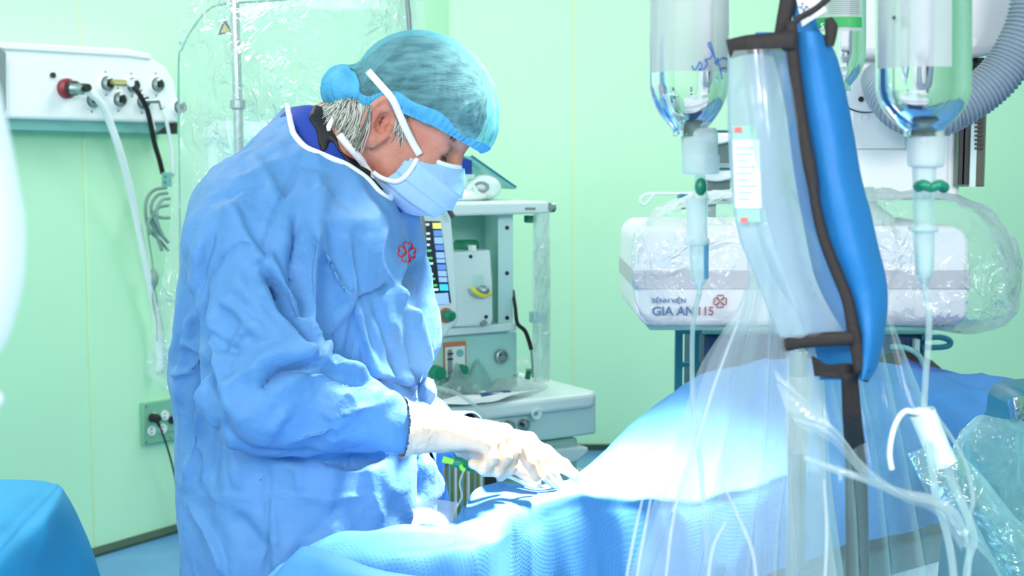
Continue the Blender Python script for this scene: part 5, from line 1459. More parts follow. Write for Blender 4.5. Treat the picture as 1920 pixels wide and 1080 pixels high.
# second layer: folded cloth lower left in front, and its upper hem piece
r2 = [PR([(470, 1130, 1.60), (545, 1046, 1.565), (580, 1026, 1.56), (650, 1050, 1.54), (720, 1072, 1.53), (800, 1085, 1.53)]),
      PR([(470, 1180, 1.57), (530, 1080, 1.54), (590, 1060, 1.53), (660, 1090, 1.51), (730, 1110, 1.51), (800, 1120, 1.51)]),
      PR([(460, 1300, 1.55), (520, 1200, 1.53), (600, 1180, 1.51), (670, 1200, 1.50), (730, 1210, 1.50), (800, 1220, 1.50)])]
ob('folded_corner', MB().grid(crinkle(loft(r2, 30, 60), .006, 12, 4)), M_drape, pd, angle=180, solid=.002)
r2 = [PR([(905, 1046, 1.60), (940, 1050, 1.62), (980, 1050, 1.70), (1060, 1040, 1.78)]), PR([(880, 1080, 1.58), (930, 1090, 1.60), (975, 1100, 1.70), (1040, 1090, 1.78)]), PR([(870, 1200, 1.58), (925, 1200, 1.6), (970, 1200, 1.7), (1040, 1200, 1.78)])]
# far fold on the right
r3 = [PR([(1690, 665, 2.95), (1740, 690, 2.93), (1800, 704, 2.9), (1870, 722, 2.88), (1890, 740, 2.88)]),
      PR([(1690, 690, 2.78), (1740, 705, 2.78), (1800, 715, 2.78), (1868, 727, 2.78), (1885, 745, 2.78)]),
      PR([(1690, 730, 2.70), (1740, 728, 2.72), (1800, 728, 2.74), (1860, 734, 2.75), (1880, 760, 2.76)])]
ob('shoulder_fold', MB().grid(crinkle(loft(r3, 30, 50), .008, 10, 3, (0, 0, 1))), mat('drape_violet', srgb(92, 124, 214), rough=.7, bump=.2), pd, angle=180, solid=.003, label='violet-blue folded upper drape edge')
# patient's head: only a brown sliver of hair shows
ph = MB().ell(P(1693, 738, 3.0), (.098, .09, .082), 28, 18)
pt = ob('person', ph, M_skindark, angle=180)
tag(pt, 'patient lying under the drape, only a sliver of brown hair showing', 'person')
ob('hair', MB().ell(P(1690, 736, 2.99), (.105, .095, .090), 28, 18), M_hairdark, pt, angle=180)
ob('head_cover', MB().tube(PR([(1672, 650, 2.91), (1700, 653, 2.88), (1722, 666, 2.88), (1734, 690, 2.88)]), .006, 8, res=20), M_tealgrey, pt)
# grey film flap by the mound
r4 = [PR([(768, 948, 1.80), (800, 938, 1.81), (830, 937, 1.82), (862, 944, 1.83)]), PR([(776, 965, 1.78), (800, 962, 1.78), (830, 958, 1.79), (852, 965, 1.8)]), PR([(770, 985, 1.76), (800, 980, 1.75), (830, 985, 1.76), (850, 985, 1.78)])]
fp = ob('plastic_flap', MB().grid(crinkle(loft(r4, 20, 30), .006, 20, 3)), F_milk, angle=180)
tag(fp, 'small milky plastic flap between the gown and the white mound', 'plastic sheet')

# instrument table at the left edge
it = thing('instrument_table', P(-60, 1000, 2.35)*[1, 1, 0], 'instrument table under a bright blue drape in the lower left corner', 'table')
e1 = P(106, 910, 2.40)
zt = e1[2]-.012
xe = e1[0]-.03; zt = .955
ob('table_top', MB().box((-1.6, 1.6, zt-.03), (xe, 2.38, zt-.012)), M_steel, it, bevel=.005)
for x in (-1.55, xe-.06):
    for y in (1.66, 2.32): ob('leg', MB().lathe((x, y, .0), (0, 0, 1), [(0, .015), (zt-.03, .015)], 14), M_steel, it)
g0 = [PR([(-350, 1100, 2.50), (-350, 1080, 2.44), (-350, 1060, 2.2), (-350, 1200, 1.95), (-350, 1300, 1.65)]),
      PR([(-300, 904, 2.46), (-300, 906, 2.42), (-350, 960, 2.25), (-380, 1030, 2.1), (-450, 1150, 1.88)]),
      PR([(-60, 899, 2.46), (-80, 904, 2.42), (-120, 953, 2.27), (-170, 1012, 2.13), (-260, 1130, 1.9)]),
      PR([(72, 901, 2.46), (60, 904, 2.43), (14, 942, 2.30), (-40, 998, 2.16), (-140, 1124, 1.9)]),
      PR([(98, 907, 2.445), (98, 910, 2.423), (47, 957, 2.285), (-8, 1015, 2.145), (-107, 1128, 1.90)]),
      PR([(104, 908, 2.44), (106, 911, 2.42), (56, 962, 2.28), (0, 1020, 2.14), (-100, 1130, 1.9)]),
      PR([(108, 909, 2.44), (110, 915, 2.415), (61, 967, 2.275), (4, 1026, 2.135), (-97, 1135, 1.895)]),
      PR([(116, 915, 2.44), (120, 928, 2.40), (80, 985, 2.25), (16, 1050, 2.12), (-84, 1165, 1.88)]),
      PR([(140, 965, 2.46), (148, 985, 2.40), (98, 1040, 2.26), (30, 1120, 2.11), (-70, 1230, 1.88)]),
      PR([(172, 1060, 2.46), (182, 1085, 2.40), (112, 1130, 2.27), (40, 1220, 2.11), (-60, 1300, 1.88)]),
      PR([(200, 1300, 2.46), (215, 1330, 2.40), (125, 1350, 2.27), (50, 1400, 2.11), (-50, 1500, 1.88)])]
G = loft(g0, 110, 90)
G = crease(crinkle(G, .012, 5, 8, (.6, -.4, .35), oct=2), .010, 3.5, 5, (.5, -.4, .3))
td = ob('table_drape', MB().grid(G), M_tabledrape, angle=180, solid=.002)
tag(td, 'bright blue creased drape over the instrument table', 'drape')

# white plastic-covered thing at the left edge, close to the lens
YL = .62
F_lamp = film('film_lamp', tint=(.95, .99, .98), milky=.72, gloss=.1, scale=5, bump=.1, rough=.4, milkcol=(.95, .98, .97), edge=.1)
lh = ob('lamp_cover', MB().tube(PR([(-62, 60, YL), (-46, 170, YL), (-30, 320, YL), (-20, 450, YL), (-24, 560, YL), (-38, 650, YL), (-60, 710, YL)]), [PX(10, YL), PX(44, YL), PX(56, YL), PX(66, YL), PX(62, YL), PX(45, YL), PX(8, YL)], 28, res=50), F_lamp, angle=180)
tag(lh, 'blurred long white plastic cover hanging at the left edge', 'plastic cover')
ob('end_knob', MB().ell(P(-9, 750, YL), (PX(16, YL),)*3), M_whitetube, lh)
ob('cord', MB().tube(PR([(-60, 705, YL), (-40, 730, YL), (-14, 748, YL)]), .0015, 6), M_whitetube, lh)
# ------------------------------------------------------------------ foreground: pole, bottles, pressure cuff, tubes, sheets
YP = 1.36
def curve_sheet(cx, y0, y1, R, a0, a1, Y, nu=14, nv=24):
    """patch on a vertical cylinder of pixel radius R about column cx, angles from the camera direction"""
    c0 = P(cx, y0, Y); c1 = P(cx, y1, Y); r = PX(R, Y)
    G = np.array([[c0*(1-t)+c1*t+np.array([r*sin(a), -r*cos(a), 0]) for a in np.linspace(radians(a0), radians(a1), nv)] for t in np.linspace(0, 1, nu)])
    return G
M_label = film('bottle_label', tint=(.9, .97, .95), milky=.72, gloss=.08, scale=10, bump=.05, rough=.4, milkcol=(.88, .95, .94), edge=.1)
M_neck = film('bottle_neck', tint=(.9, .97, .95), milky=.62, gloss=.15, scale=10, bump=.05, rough=.3, milkcol=(.90, .96, .94), edge=.3)
def lath_px(cx, Y, prof, n=40, mb=None):   # prof: (py, radius px)
    o = P(cx, prof[0][0], Y); mb = mb or MB()
    k = (P(cx, prof[0][0]+100, Y)-o)/100
    V = []
    pf = cr(np.array(prof, float), len(prof)*5)
    for y, r in pf:
        c = o+k*(y-prof[0][0])
        for i in range(n):
            a = 2*pi*i/n; V.append(c+max(PX(r, Y), 1e-5)*np.array([cos(a), sin(a), 0]))
    m = len(pf)
    F = [(i*n+j, i*n+(j+1) % n, (i+1)*n+(j+1) % n, (i+1)*n+j) for i in range(m-1) for j in range(n)]
    F += [tuple(range(n-1, -1, -1)), tuple((m-1)*n+j for j in range(n))]
    return mb.add(V, F)

def bottle(cx, Y, R, yb, yn, label, labspan, ly, group=None):
    """upside-down infusion bottle: wall bottom yb (shoulder start), neck top yn"""
    t = thing('infusion_bottle', P(cx, yn+80, Y), label, 'bottle', group)
    ob('bottle_body', lath_px(cx, Y, [(-150, R*.9), (-140, R), (0, R), (yb-10, R), (yb+(yn-yb)*.25, R*.965), (yb+(yn-yb)*.5, R*.86), (yb+(yn-yb)*.75, R*.66), (yb+(yn-yb)*.92, R*.46), (yn, R*.40), (yn+8, R*.41)]), M_liquid, t, angle=180)
    lb = ob('label', MB().grid(curve_sheet(cx, -140, ly, R+1.5, labspan[0], labspan[1], Y)), M_label, t, angle=180)
    return t, lb
b1, l1 = bottle(1292, 1.38, 74, 150, 252, 'clear upside-down infusion bottle with handwriting left of the pressure cuff', (-78, 62), 138, None)
ob('neck', lath_px(1312, 1.38, [(240, 30), (255, 34), (290, 33), (293, 31)]), M_neck, b1, angle=40)
ob('cap', lath_px(1314, 1.38, [(290, 34), (296, 35), (322, 34), (326, 29)]), M_neck, b1, angle=40)
# handwriting on the label
def on_label(x, y):
    ax = P(1292, 60, 1.38)[0]; R_l = PX(76.3, 1.38)+.0004; d = ray(x, y); d = d/d[1]
    a = d[0]**2+1; b = -2*(d[0]*ax+1.38); c = ax**2+1.38**2-R_l**2; q = b*b-4*a*c
    t = (-b-math.sqrt(q))/(2*a) if q > 0 else 1.38-R_l*.2
    return CAM+d*t
def scrawl(pts, Y, r=.0007): return MB().tube([on_label(x, y) for x, y in cr(np.array(pts, float), len(pts)*6)], r, 5)
yl = 1.38-PX(76, 1.38)-.001
hw = scrawl([(1297, 123), (1302, 131), (1308, 124), (1312, 116), (1316, 124), (1310, 131), (1320, 128), (1326, 118), (1322, 112), (1330, 110), (1336, 100), (1328, 84), (1332, 80), (1338, 100), (1344, 122)], yl+.006)
scw = scrawl([(1345, 108), (1350, 128), (1354, 148)], yl+.012)
hw.add(scw.v, scw.f)
sc2 = scrawl([(1352, 128), (1362, 127)], yl+.014); hw.add(sc2.v, sc2.f)
sc2 = scrawl([(1340, 118), (1356, 108), (1364, 112)], yl+.012); hw.add(sc2.v, sc2.f)
ob('handwriting', hw, M_pen, l1, angle=180)
b2, l2 = bottle(1731, 1.22, 86, 160, 252, 'clear upside-down infusion bottle at right with a green tube clamp', (-85, 18), 130, None)
ob('neck', lath_px(1736, 1.22, [(238, 30), (252, 33), (298, 34), (312, 31), (314, 20)]), M_neck, b2, angle=40)
ob('port', lath_px(1733, 1.22, [(312, 22), (350, 20), (356, 16)]), M_neck, b2, angle=40)
ob('dot', MB().ell(P(1676, 33, 1.22-PX(66, 1.22)), (.0016, .0012, .0016), 10, 6), M_dark, l2)
b3, l3 = bottle(1576, 1.55, 46, 95, 165, 'clear infusion bottle with a green printed label behind the pressure cuff', (-80, 40), 62, None)
yl3 = 1.55-PX(48, 1.55)-.002
G = curve_sheet(1576, 36, 55, 48.5, -75, 38, 1.55, 4, 20)
gb = ob('green_stripe', MB().grid(G), M_greenlogo, l3, angle=180)
text_mesh('print', 'S', P(1539, 53, 1.5285), ex, ez, PX(14, yl3), M_white, gb)
for i in range(8): ob('print_line', MB().grid(curve_sheet(1576, 4+i*3.6, 5+i*3.6, 48.6, -40, 30, 1.55, 2, 10)), M_grey, l3, angle=180)

# drip chambers and tubes
c1 = thing('drip_chamber', P(1316, 540, 1.38), 'clear drip chamber under the left infusion bottle', 'drip chamber')
ob('spike', lath_px(1313, 1.38, [(328, 9), (345, 11), (372, 15), (378, 18)]), F_tube, c1, angle=40)
ob('upper_chamber', lath_px(1307, 1.38, [(374, 18), (378, 19), (440, 19), (446, 23), (458, 23), (460, 18)]), M_neck, c1, angle=40)
ob('lower_chamber', lath_px(1311, 1.38, [(452, 18), (456, 18), (520, 16), (532, 10), (545, 5), (556, 3.5)]), F_tube, c1, angle=40)
ob('blue_mark', MB().grid(curve_sheet(1311, 456, 522, 18.5, 20, 62, 1.38, 4, 8)), mat('chamber_blue', srgb(110, 170, 205), rough=.4), c1, angle=180)
ob('vent', MB().ell(P(1314, 350, 1.37), (.006, .006, .009)), M_green, c1)
tbm = MB().tube(PR([(1311, 552, 1.38), (1303, 583, 1.39), (1298, 640, 1.40), (1300, 760, 1.40), (1316, 900, 1.40), (1330, 1120, 1.40)]), .0026, 8, res=50)
tag(ob('infusion_tube', tbm, F_tube), 'thin clear tube running down from the left drip chamber', 'tube')
c2 = thing('drip_chamber', P(1733, 530, 1.22), 'clear drip chamber under the right infusion bottle', 'drip chamber')
ob('upper_chamber', lath_px(1732, 1.22, [(354, 17), (362, 20), (420, 19), (424, 27), (433, 27), (436, 18)]), F_tube, c2, angle=40)
ob('lower_chamber', lath_px(1733, 1.22, [(434, 18), (438, 19), (510, 17), (524, 12), (534, 6), (540, 5)]), F_tube, c2, angle=40)
ob('liquid', lath_px(1733, 1.22, [(470, 15), (474, 15), (506, 14), (518, 9)]), M_neck, c2, angle=40)
cl = ob('clamp', MB().tube(PR([(1722, 350, 1.19), (1732, 347, 1.18), (1746, 352, 1.18), (1760, 347, 1.18), (1770, 352, 1.19)]), [.005, .0048, .004, .0048, .005], 12, res=20), M_green, c2, label='green tube clamp')
ob('clamp_wheel', MB().lathe(P(1736, 350, 1.175), (0, 1, 0), [(-.003, 0), (-.003, .004), (.003, .004), (.003, 0)], 12), M_dark, cl) if False else None
it2 = ob('infusion_tube', MB().tube(PR([(1734, 538, 1.22), (1741, 580, 1.22), (1741, 640, 1.22), (1736, 700, 1.22), (1732, 772, 1.22)]), .0028, 10, res=40), F_tube)
tag(it2, 'clear tube hanging straight from the right drip chamber to the roller clamp', 'tube')
# roller clamp / white tape bundle
rc = ob('tape_roll', MB().grid(crinkle(np.array([[np.array(P(1729+t*40+s*0, 772+t*98, 1.22))+np.array([PX(23, 1.22)*cos(a), .012*sin(a), PX(9, 1.22)*cos(a)]) for a in np.linspace(0, 2*pi, 28)] for t, s in [(q, 0) for q in np.linspace(0, 1, 24)]]), .0015, 60, 3)), mat('tape_white', srgb(218, 240, 234), rough=.6, noise=.04, bump=.2), angle=180)
tag(rc, 'tilted white roller clamp joining the clear tubes', 'clamp')
ob('end_plug', MB().ell(P(1729, 773, 1.22), (PX(22, 1.22), .012, PX(9, 1.22))), M_white, rc)
ob('hook_tube', MB().tube(PR([(1716, 776, 1.22), (1700, 770, 1.22), (1686, 782, 1.22), (1674, 810, 1.22), (1668, 850, 1.22), (1672, 880, 1.22)]), .0026, 8, res=30), M_whitetube, rc)
for i, (L_, lab) in enumerate([([(1740, 830, 1.2), (1748, 880, 1.2), (1756, 935, 1.2), (1775, 1000, 1.2), (1786, 1060, 1.2), (1790, 1120, 1.2)], 'clear tube curving down left of the other two below the clamp'),
                       ([(1770, 868, 1.21), (1790, 915, 1.22), (1812, 965, 1.22), (1826, 1010, 1.22), (1816, 1050, 1.22), (1806, 1120, 1.22)], 'clear tube bowing right below the roller clamp'),
                       ([(1756, 780, 1.24), (1790, 830, 1.25), (1814, 880, 1.25), (1824, 940, 1.25), (1812, 1000, 1.25), (1818, 1060, 1.25), (1810, 1120, 1.25)], 'thin clear tube making the widest bow right of the clamp')]):
    tag(ob('infusion_tube', MB().tube(PR(L_), .0034 if i < 2 else .0018, 8, res=50), F_tube), lab, 'tube')
sc = ob('stopcock', MB().tube(PR([(1796, 1000, 1.2), (1803, 995, 1.2), (1812, 1000, 1.2)]), .003, 8), M_whitetube); tag(sc, 'small white tap on the tubes low at the right', 'tap')
ob('lever', MB().tube(PR([(1803, 995, 1.2), (1804, 984, 1.19)]), .0018, 6), M_tealgrey, sc)

# pole
pole = thing('drip_stand', P(1500, 1000, 1.42)*[1, 1, 0], 'steel drip stand pole wrapped in clear plastic sheets', 'drip stand')
px0 = P(1498, 660, 1.42); pxw = P(1528, 0, 1.42)
ob('lower_pole', MB().tube([np.array([px0[0]+.001, 1.42, .06]), np.array([px0[0], 1.42, px0[2]])], PX(18, 1.42), 20), M_steel, pole)
ob('upper_pole', MB().tube([np.array([px0[0], 1.42, px0[2]-.02]), np.array([px0[0], 1.42, 2.1])], PX(11, 1.42), 16), M_chrome, pole)
ob('pole_collar', MB().lathe(P(1498, 705, 1.42), (0, 0, -1), [(0, PX(23, 1.42)), (.01, PX(26, 1.42)), (.05, PX(22, 1.42)), (.08, PX(20, 1.42)), (.08, 0)], 24), M_neck, pole)
for a in range(5):
    an = 2*pi*a/5
    ob('foot', MB().tube([np.array([px0[0], 1.42, .09]), np.array([px0[0]+.28*cos(an), 1.42+.28*sin(an), .05])], .014, 10), M_steel, pole)
for x0, tx, yy in ((1292, 1292, 1.38), (1576, 1576, 1.55), (1731, 1731, 1.22)):
    top_ = P(x0, -145, yy)
    ob('hanger', MB().tube([np.array([px0[0], 1.42, 2.05]), np.array([(px0[0]+top_[0])/2, (1.42+yy)/2, 2.09]), np.array([top_[0], yy, 2.04]), np.array([top_[0], yy, top_[2]-.002])], .004, 8, res=24), M_chrome, pole)

# pressure cuff ----------------------------------------------------
pcf = thing('pressure_cuff', P(1560, 700, 1.22), 'blue pressure infusion cuff with black piping and a clear front pocket', 'pressure cuff')
YB_ = 1.22
# blue bladder: pillow between left line and right outline
Lf = [(1488, 60), (1488, 110), (1494, 180), (1505, 250), (1518, 330), (1530, 400), (1546, 460), (1566, 515), (1588, 570), (1600, 625), (1604, 680), (1606, 712)]
Rt = [(1552, 70), (1570, 110), (1588, 180), (1602, 250), (1616, 330), (1634, 400), (1648, 460), (1660, 515), (1664, 570), (1658, 625), (1646, 680), (1630, 712)]
Lb = [(x-95 if 60 < y < 640 else x-70, y) for x, y in Lf]
rows = []
for (lx_, ly_), (mx2, my2), (rx_, ry_) in zip(Lb, Lf, Rt):
    rows.append([P(lx_, ly_, YB_+.012), P((lx_+mx2)/2, ly_, YB_-.004), P(mx2, my2, YB_-.016), P(mx2*.65+rx_*.35, my2, YB_-.034), P(mx2*.3+rx_*.7, my2, YB_-.030), P(rx_, ry_, YB_+.004), P(mx2*.4+rx_*.6, my2, YB_+.040), P(mx2, my2, YB_+.045), P((lx_+mx2)/2, ly_, YB_+.035), P(lx_, ly_, YB_+.012)])
G = crinkle(loft(rows, 80, 60), .003, 14, 2)
ob('bladder', MB().grid(G), M_bagblue, pcf, angle=180)
# neck flap at the top of the cuff
ob('top_flap', MB().grid(crinkle(loft([PR([(1478, -40, YB_), (1510, -40, YB_), (1540, -50, YB_)]), PR([(1486, 20, YB_-.004), (1512, 30, YB_-.008), (1530, 40, YB_)]), PR([(1488, 70, YB_-.012), (1520, 85, YB_-.02), (1560, 90, YB_-.008)])], 20, 20), .002, 20, 1)), M_bagblue, pcf, angle=180, solid=.002)
tg = ob('care_label', MB().prism(PR([(1490, -20, YB_-.012), (1520, -40, YB_-.012), (1550, 20, YB_-.016), (1504, 50, YB_-.018)]), (0, .001, 0)), M_white, pcf, label='white tag with dark writing')
yy_ = YB_-.021
text_mesh('print', 'ste', P(1496, 12, yy_), np.array([.75, 0, -.66]), np.array([.66, 0, .75]), PX(26, yy_), M_navy2, tg, offset=.01)
def ribbon(name, pts, wpx, Y, material, parent, res=40, thick=.003, label=None):
    p2 = cr(np.array([p[:2] for p in pts], float), res); yy = np.interp(np.linspace(0, 1, res), np.linspace(0, 1, len(pts)), [p[2] if len(p) > 2 else Y for p in pts])
    wv = np.interp(np.linspace(0, 1, res), np.linspace(0, 1, len(wpx)), wpx) if hasattr(wpx, '__len__') else np.full(res, wpx)
    T = np.gradient(p2, axis=0); T /= np.linalg.norm(T, axis=1)[:, None]; Nn = np.stack([-T[:, 1], T[:, 0]], 1)
    G = np.array([[P(*(p2[i]+Nn[i]*wv[i]*s/2), yy[i]-(.0015 if abs(s) < .5 else 0)) for s in (-1, -.4, .4, 1)] for i in range(res)])
    return ob(name, MB().grid(G), material, parent, angle=180, solid=thick, label=label)
ribbon('piping', [(1484, 40), (1486, 100), (1497, 190), (1508, 260), (1522, 335), (1530, 390), (1545, 450), (1566, 505), (1588, 560), (1598, 610), (1608, 660), (1616, 700)], [17, 19, 20, 20, 22, 14, 17, 18, 18, 20, 24, 28], YB_-.030, M_strap, pcf)
ribbon('pocket_band', [(1366, 92, YB_-.02), (1400, 84, YB_-.03), (1440, 80, YB_-.032), (1488, 76, YB_-.032)], [34, 34, 33, 36], YB_, M_strap, pcf, label='black top binding')
ribbon('pocket_band', [(1466, 648, YB_-.012), (1500, 641, YB_-.022), (1545, 636, YB_-.03), (1600, 634, YB_-.033)], [20, 23, 25, 24], YB_, M_strap, pcf, label='black lower binding')
ribbon('hanging_strap', [(1482, -60), (1478, -10), (1470, 35), (1462, 78)], [30, 28, 26, 24], YB_-.01, M_strap, pcf)
ob('lower_flap', MB().grid(crinkle(loft([PR([(1522, 668, YB_), (1550, 684, YB_-.01), (1590, 682, YB_-.02), (1632, 690, YB_)]), PR([(1526, 690, YB_), (1555, 697, YB_-.01), (1592, 700, YB_-.02), (1630, 704, YB_)]), PR([(1528, 704, YB_), (1550, 707, YB_-.01), (1592, 708, YB_-.02), (1624, 716, YB_)])], 10, 24), .001, 30, 2)), M_strap, pcf, angle=180, solid=.003)
ribbon('long_strap', [(1592, 700, YB_-.02), (1597, 780, YB_), (1604, 860, YB_+.09), (1606, 960, YB_+.14), (1607, 1060, YB_+.15), (1607, 1140, YB_+.15)], [30, 35, 40, 42, 42, 42], YB_, M_strap, pcf)
ribbon('loop_tab', [(1553, 34), (1558, 50), (1557, 70), (1555, 86)], [8, 22, 18, 12], YB_-.02, M_strap, pcf)
ob('cord', MB().tube(PR([(1484, 52, YB_-.03), (1496, 36, YB_-.03), (1530, 16, YB_-.03), (1556, -6, YB_-.03), (1590, -40, YB_-.03)]), .0028, 8, res=30), M_strap, pcf)
# clear pocket in front with the fluid bag
rows = [PR([(1366, 96, YB_-.02), (1420, 92, YB_-.045), (1484, 90, YB_-.03)]), PR([(1368, 200, YB_-.02), (1430, 200, YB_-.055), (1496, 200, YB_-.03)]), PR([(1372, 330, YB_-.02), (1440, 330, YB_-.055), (1516, 330, YB_-.03)]),
        PR([(1386, 440, YB_-.02), (1460, 440, YB_-.05), (1540, 440, YB_-.03)]), PR([(1420, 520, YB_-.015), (1480, 520, YB_-.045), (1566, 520, YB_-.03)]), PR([(1448, 590, YB_-.01), (1510, 590, YB_-.035), (1590, 580, YB_-.03)]), PR([(1466, 640, YB_-.01), (1530, 636, YB_-.03), (1600, 630, YB_-.03)])]
ob('pocket', MB().grid(crinkle(loft(rows, 60, 30), .003, 12, 4)), F_front, pcf, angle=180)
fb = thing('fluid_bag', P(1430, 520, 1.2), 'milky fluid bag with a white and green label inside the pressure cuff', 'infusion bag')
rows = [PR([(1372, 100, 1.2), (1410, 100, 1.19), (1450, 104, 1.2)]), PR([(1370, 200, 1.19), (1420, 200, 1.175), (1472, 200, 1.19)]), PR([(1376, 330, 1.19), (1430, 330, 1.175), (1490, 330, 1.19)]), PR([(1390, 440, 1.19), (1450, 440, 1.18), (1510, 440, 1.19)]), PR([(1420, 520, 1.195), (1470, 520, 1.185), (1528, 520, 1.195)]), PR([(1446, 585, 1.198), (1500, 588, 1.19), (1556, 580, 1.198)]), PR([(1464, 632, 1.2), (1520, 634, 1.195), (1586, 626, 1.2)])]
Gf = loft(rows, 50, 30)
Gb = Gf+np.array([0, .03, 0]); Gb[:, 0] = Gf[:, 0]; Gb[:, -1] = Gf[:, -1]
mbf = MB().grid(Gf); mbf.grid(Gb)
ob('bag', mbf, film('bag_fluid', tint=(.88, .96, .97), milky=.45, gloss=.2, scale=6, bump=.2, rough=.2, milkcol=(.84, .93, .95), edge=.3), fb, angle=180)
def onbag(x0, y0, x1, y1, off=.001, skew=0):
    return MB().prism(PR([(x0, y0, 1.178-off), (x1, y0, 1.176-off), (x1+skew, y1, 1.176-off), (x0+skew, y1, 1.178-off)]), (0, .0005, 0))
M_lbl = mat('label_white', srgb(240, 244, 242), rough=.6)
M_lgr = mat('label_green', srgb(150, 208, 182), rough=.6)
M_lrd = mat('label_red', srgb(244, 110, 112), rough=.6)
lw_ = ob('label', onbag(1374, 262, 1423, 390, .001, 5), M_lbl, fb)
g1 = ob('label_band', onbag(1374, 236, 1418, 262, .001, 1), M_lgr, fb, label='green label band')
g2 = ob('label_band', onbag(1381, 392, 1424, 416, .001, 2), M_lgr, fb, label='green label band')
ob('red_mark', onbag(1377, 238, 1391, 248, .002), M_lrd, g1); ob('red_mark', onbag(1389, 408, 1402, 417, .002), M_lrd, g2)
for i in range(9): ob('print_line', onbag(1380+i*.4, 276+i*12, 1414+i*.4-(i % 3)*6, 278+i*12, .002), M_tealgrey, lw_)

# plastic sheets in the foreground ---------------------------------
def pleats(G, amp, n, seed=1, axis=1):
    m, k = G.shape[:2]; s = np.linspace(0, 1, k)[None, :]; t = np.linspace(0, 1, m)[:, None]
    ph = s*n*2*pi+1.6*np.sin(s*9+seed)+.9*np.sin(t*2.2+seed+s*5)
    w_ = np.abs(np.sin(ph/2))**.6
    return G+np.stack([0*w_, -(w_-.5)*amp*(0.35+.65*t), 0*w_], -1)
sA = [PR([(1400, 440, 1.25), (1410, 450, 1.24), (1440, 460, 1.23), (1475, 480, 1.23), (1500, 500, 1.24)]),
      PR([(1388, 560, 1.25), (1400, 570, 1.23), (1440, 570, 1.22), (1480, 580, 1.22), (1520, 580, 1.24)]),
      PR([(1310, 690, 1.27), (1370, 700, 1.24), (1430, 700, 1.22), (1490, 700, 1.21), (1540, 700, 1.24)]),
      PR([(1262, 830, 1.29), (1340, 850, 1.25), (1420, 850, 1.22), (1490, 850, 1.21), (1550, 850, 1.24)]),
      PR([(1215, 960, 1.31), (1310, 980, 1.26), (1400, 980, 1.22), (1480, 980, 1.21), (1560, 980, 1.24)]),
      PR([(1165, 1120, 1.33), (1280, 1130, 1.27), (1390, 1130, 1.22), (1480, 1130, 1.21), (1580, 1130, 1.24)])]
F_a = film('film_sheet', tint=(.97, .99, .985), milky=.19, gloss=.14, scale=4, bump=.2, stretch=(1, 1, .2), rough=.16, milkcol=(.93, .97, .97), edge=.55, patch=6)
o = ob('plastic_sheet', MB().grid(crinkle(pleats(loft(sA, 90, 220), .030, 4, 1), .006, 12, 3, st=(1, 1, .3))), F_a, angle=180)
tag(o, 'clear pleated plastic sheet fanning down from the cuff to the lower centre', 'plastic sheet', 'clear plastic sheets on the drip stand')
sA2 = [[p+np.array([.02, .07, 0]) for p in r] for r in sA]
o = ob('plastic_sheet', MB().grid(crinkle(pleats(loft(sA2, 80, 200), .035, 3, 4), .007, 10, 8, st=(1, 1, .3))), F_a, angle=180)
tag(o, 'second clear plastic layer hanging behind the fanned sheet left of the pole', 'plastic sheet', 'clear plastic sheets on the drip stand')
sB = [PR([(1500, 700, 1.30), (1560, 690, 1.30), (1640, 610, 1.30), (1672, 600, 1.30)]),
      PR([(1500, 800, 1.29), (1580, 790, 1.29), (1670, 740, 1.28), (1725, 730, 1.29)]),
      PR([(1500, 900, 1.28), (1600, 900, 1.27), (1700, 860, 1.27), (1775, 850, 1.28)]),
      PR([(1495, 1010, 1.28), (1610, 1010, 1.27), (1730, 990, 1.26), (1830, 980, 1.28)]),
      PR([(1490, 1130, 1.28), (1620, 1130, 1.27), (1760, 1130, 1.26), (1900, 1120, 1.28)])]
F_b = film('film_sheet_teal', tint=(.82, .955, .93), milky=.15, gloss=.12, scale=5, bump=.2, stretch=(1, 1, .3), rough=.15, milkcol=(.72, .93, .90), edge=.6)
o = ob('plastic_sheet', MB().grid(crinkle(pleats(loft(sB, 80, 200), .03, 4, 2), .006, 10, 12, st=(1, 1, .4))), F_b, angle=180)
tag(o, 'greenish clear plastic sheet slanting down to the right of the pole', 'plastic sheet', 'clear plastic sheets on the drip stand')
# twisted strand crossing towards the right
sC = [PR([(1450, 690, 1.17), (1470, 760, 1.16), (1500, 800, 1.15)]), PR([(1540, 780, 1.15), (1560, 800, 1.14), (1560, 830, 1.14)]), PR([(1620, 868, 1.14), (1630, 885, 1.13), (1625, 900, 1.14)]), PR([(1690, 920, 1.14), (1700, 930, 1.13), (1695, 940, 1.14)]), PR([(1750, 935, 1.15), (1765, 950, 1.14), (1755, 965, 1.15)]), PR([(1800, 1000, 1.16), (1815, 1010, 1.15), (1800, 1030, 1.16)])]
F_c = film('film_glossy', tint=(.93, .98, .97), milky=.30, gloss=.5, scale=7, bump=.6, rough=.12, milkcol=(.9, .98, .96), edge=.5)
o = ob('plastic_strip', MB().grid(crinkle(pleats(np.transpose(loft(sC, 120, 40), (0, 1, 2)), .010, 3, 6), .002, 30, 5)), F_c, angle=180)
tag(o, 'shiny twisted plastic strip crossing in front of the black strap', 'plastic strip', 'twisted plastic strips')
o = ob('plastic_strip', MB().tube(PR([(1508, 858, 1.15), (1560, 878, 1.14), (1620, 898, 1.14), (1690, 925, 1.14), (1745, 938, 1.14), (1790, 962, 1.15), (1810, 1000, 1.16)]), [.002, .0035, .003, .004, .005, .003, .002], 8, res=60), F_c)
tag(o, 'thin rolled plastic edge running below the twisted strip', 'plastic strip', 'twisted plastic strips')
F_fold = film('film_fold', tint=(.95, .99, .98), milky=.55, gloss=.15, scale=10, bump=.1, rough=.3, milkcol=(.96, .98, .98), edge=.3)
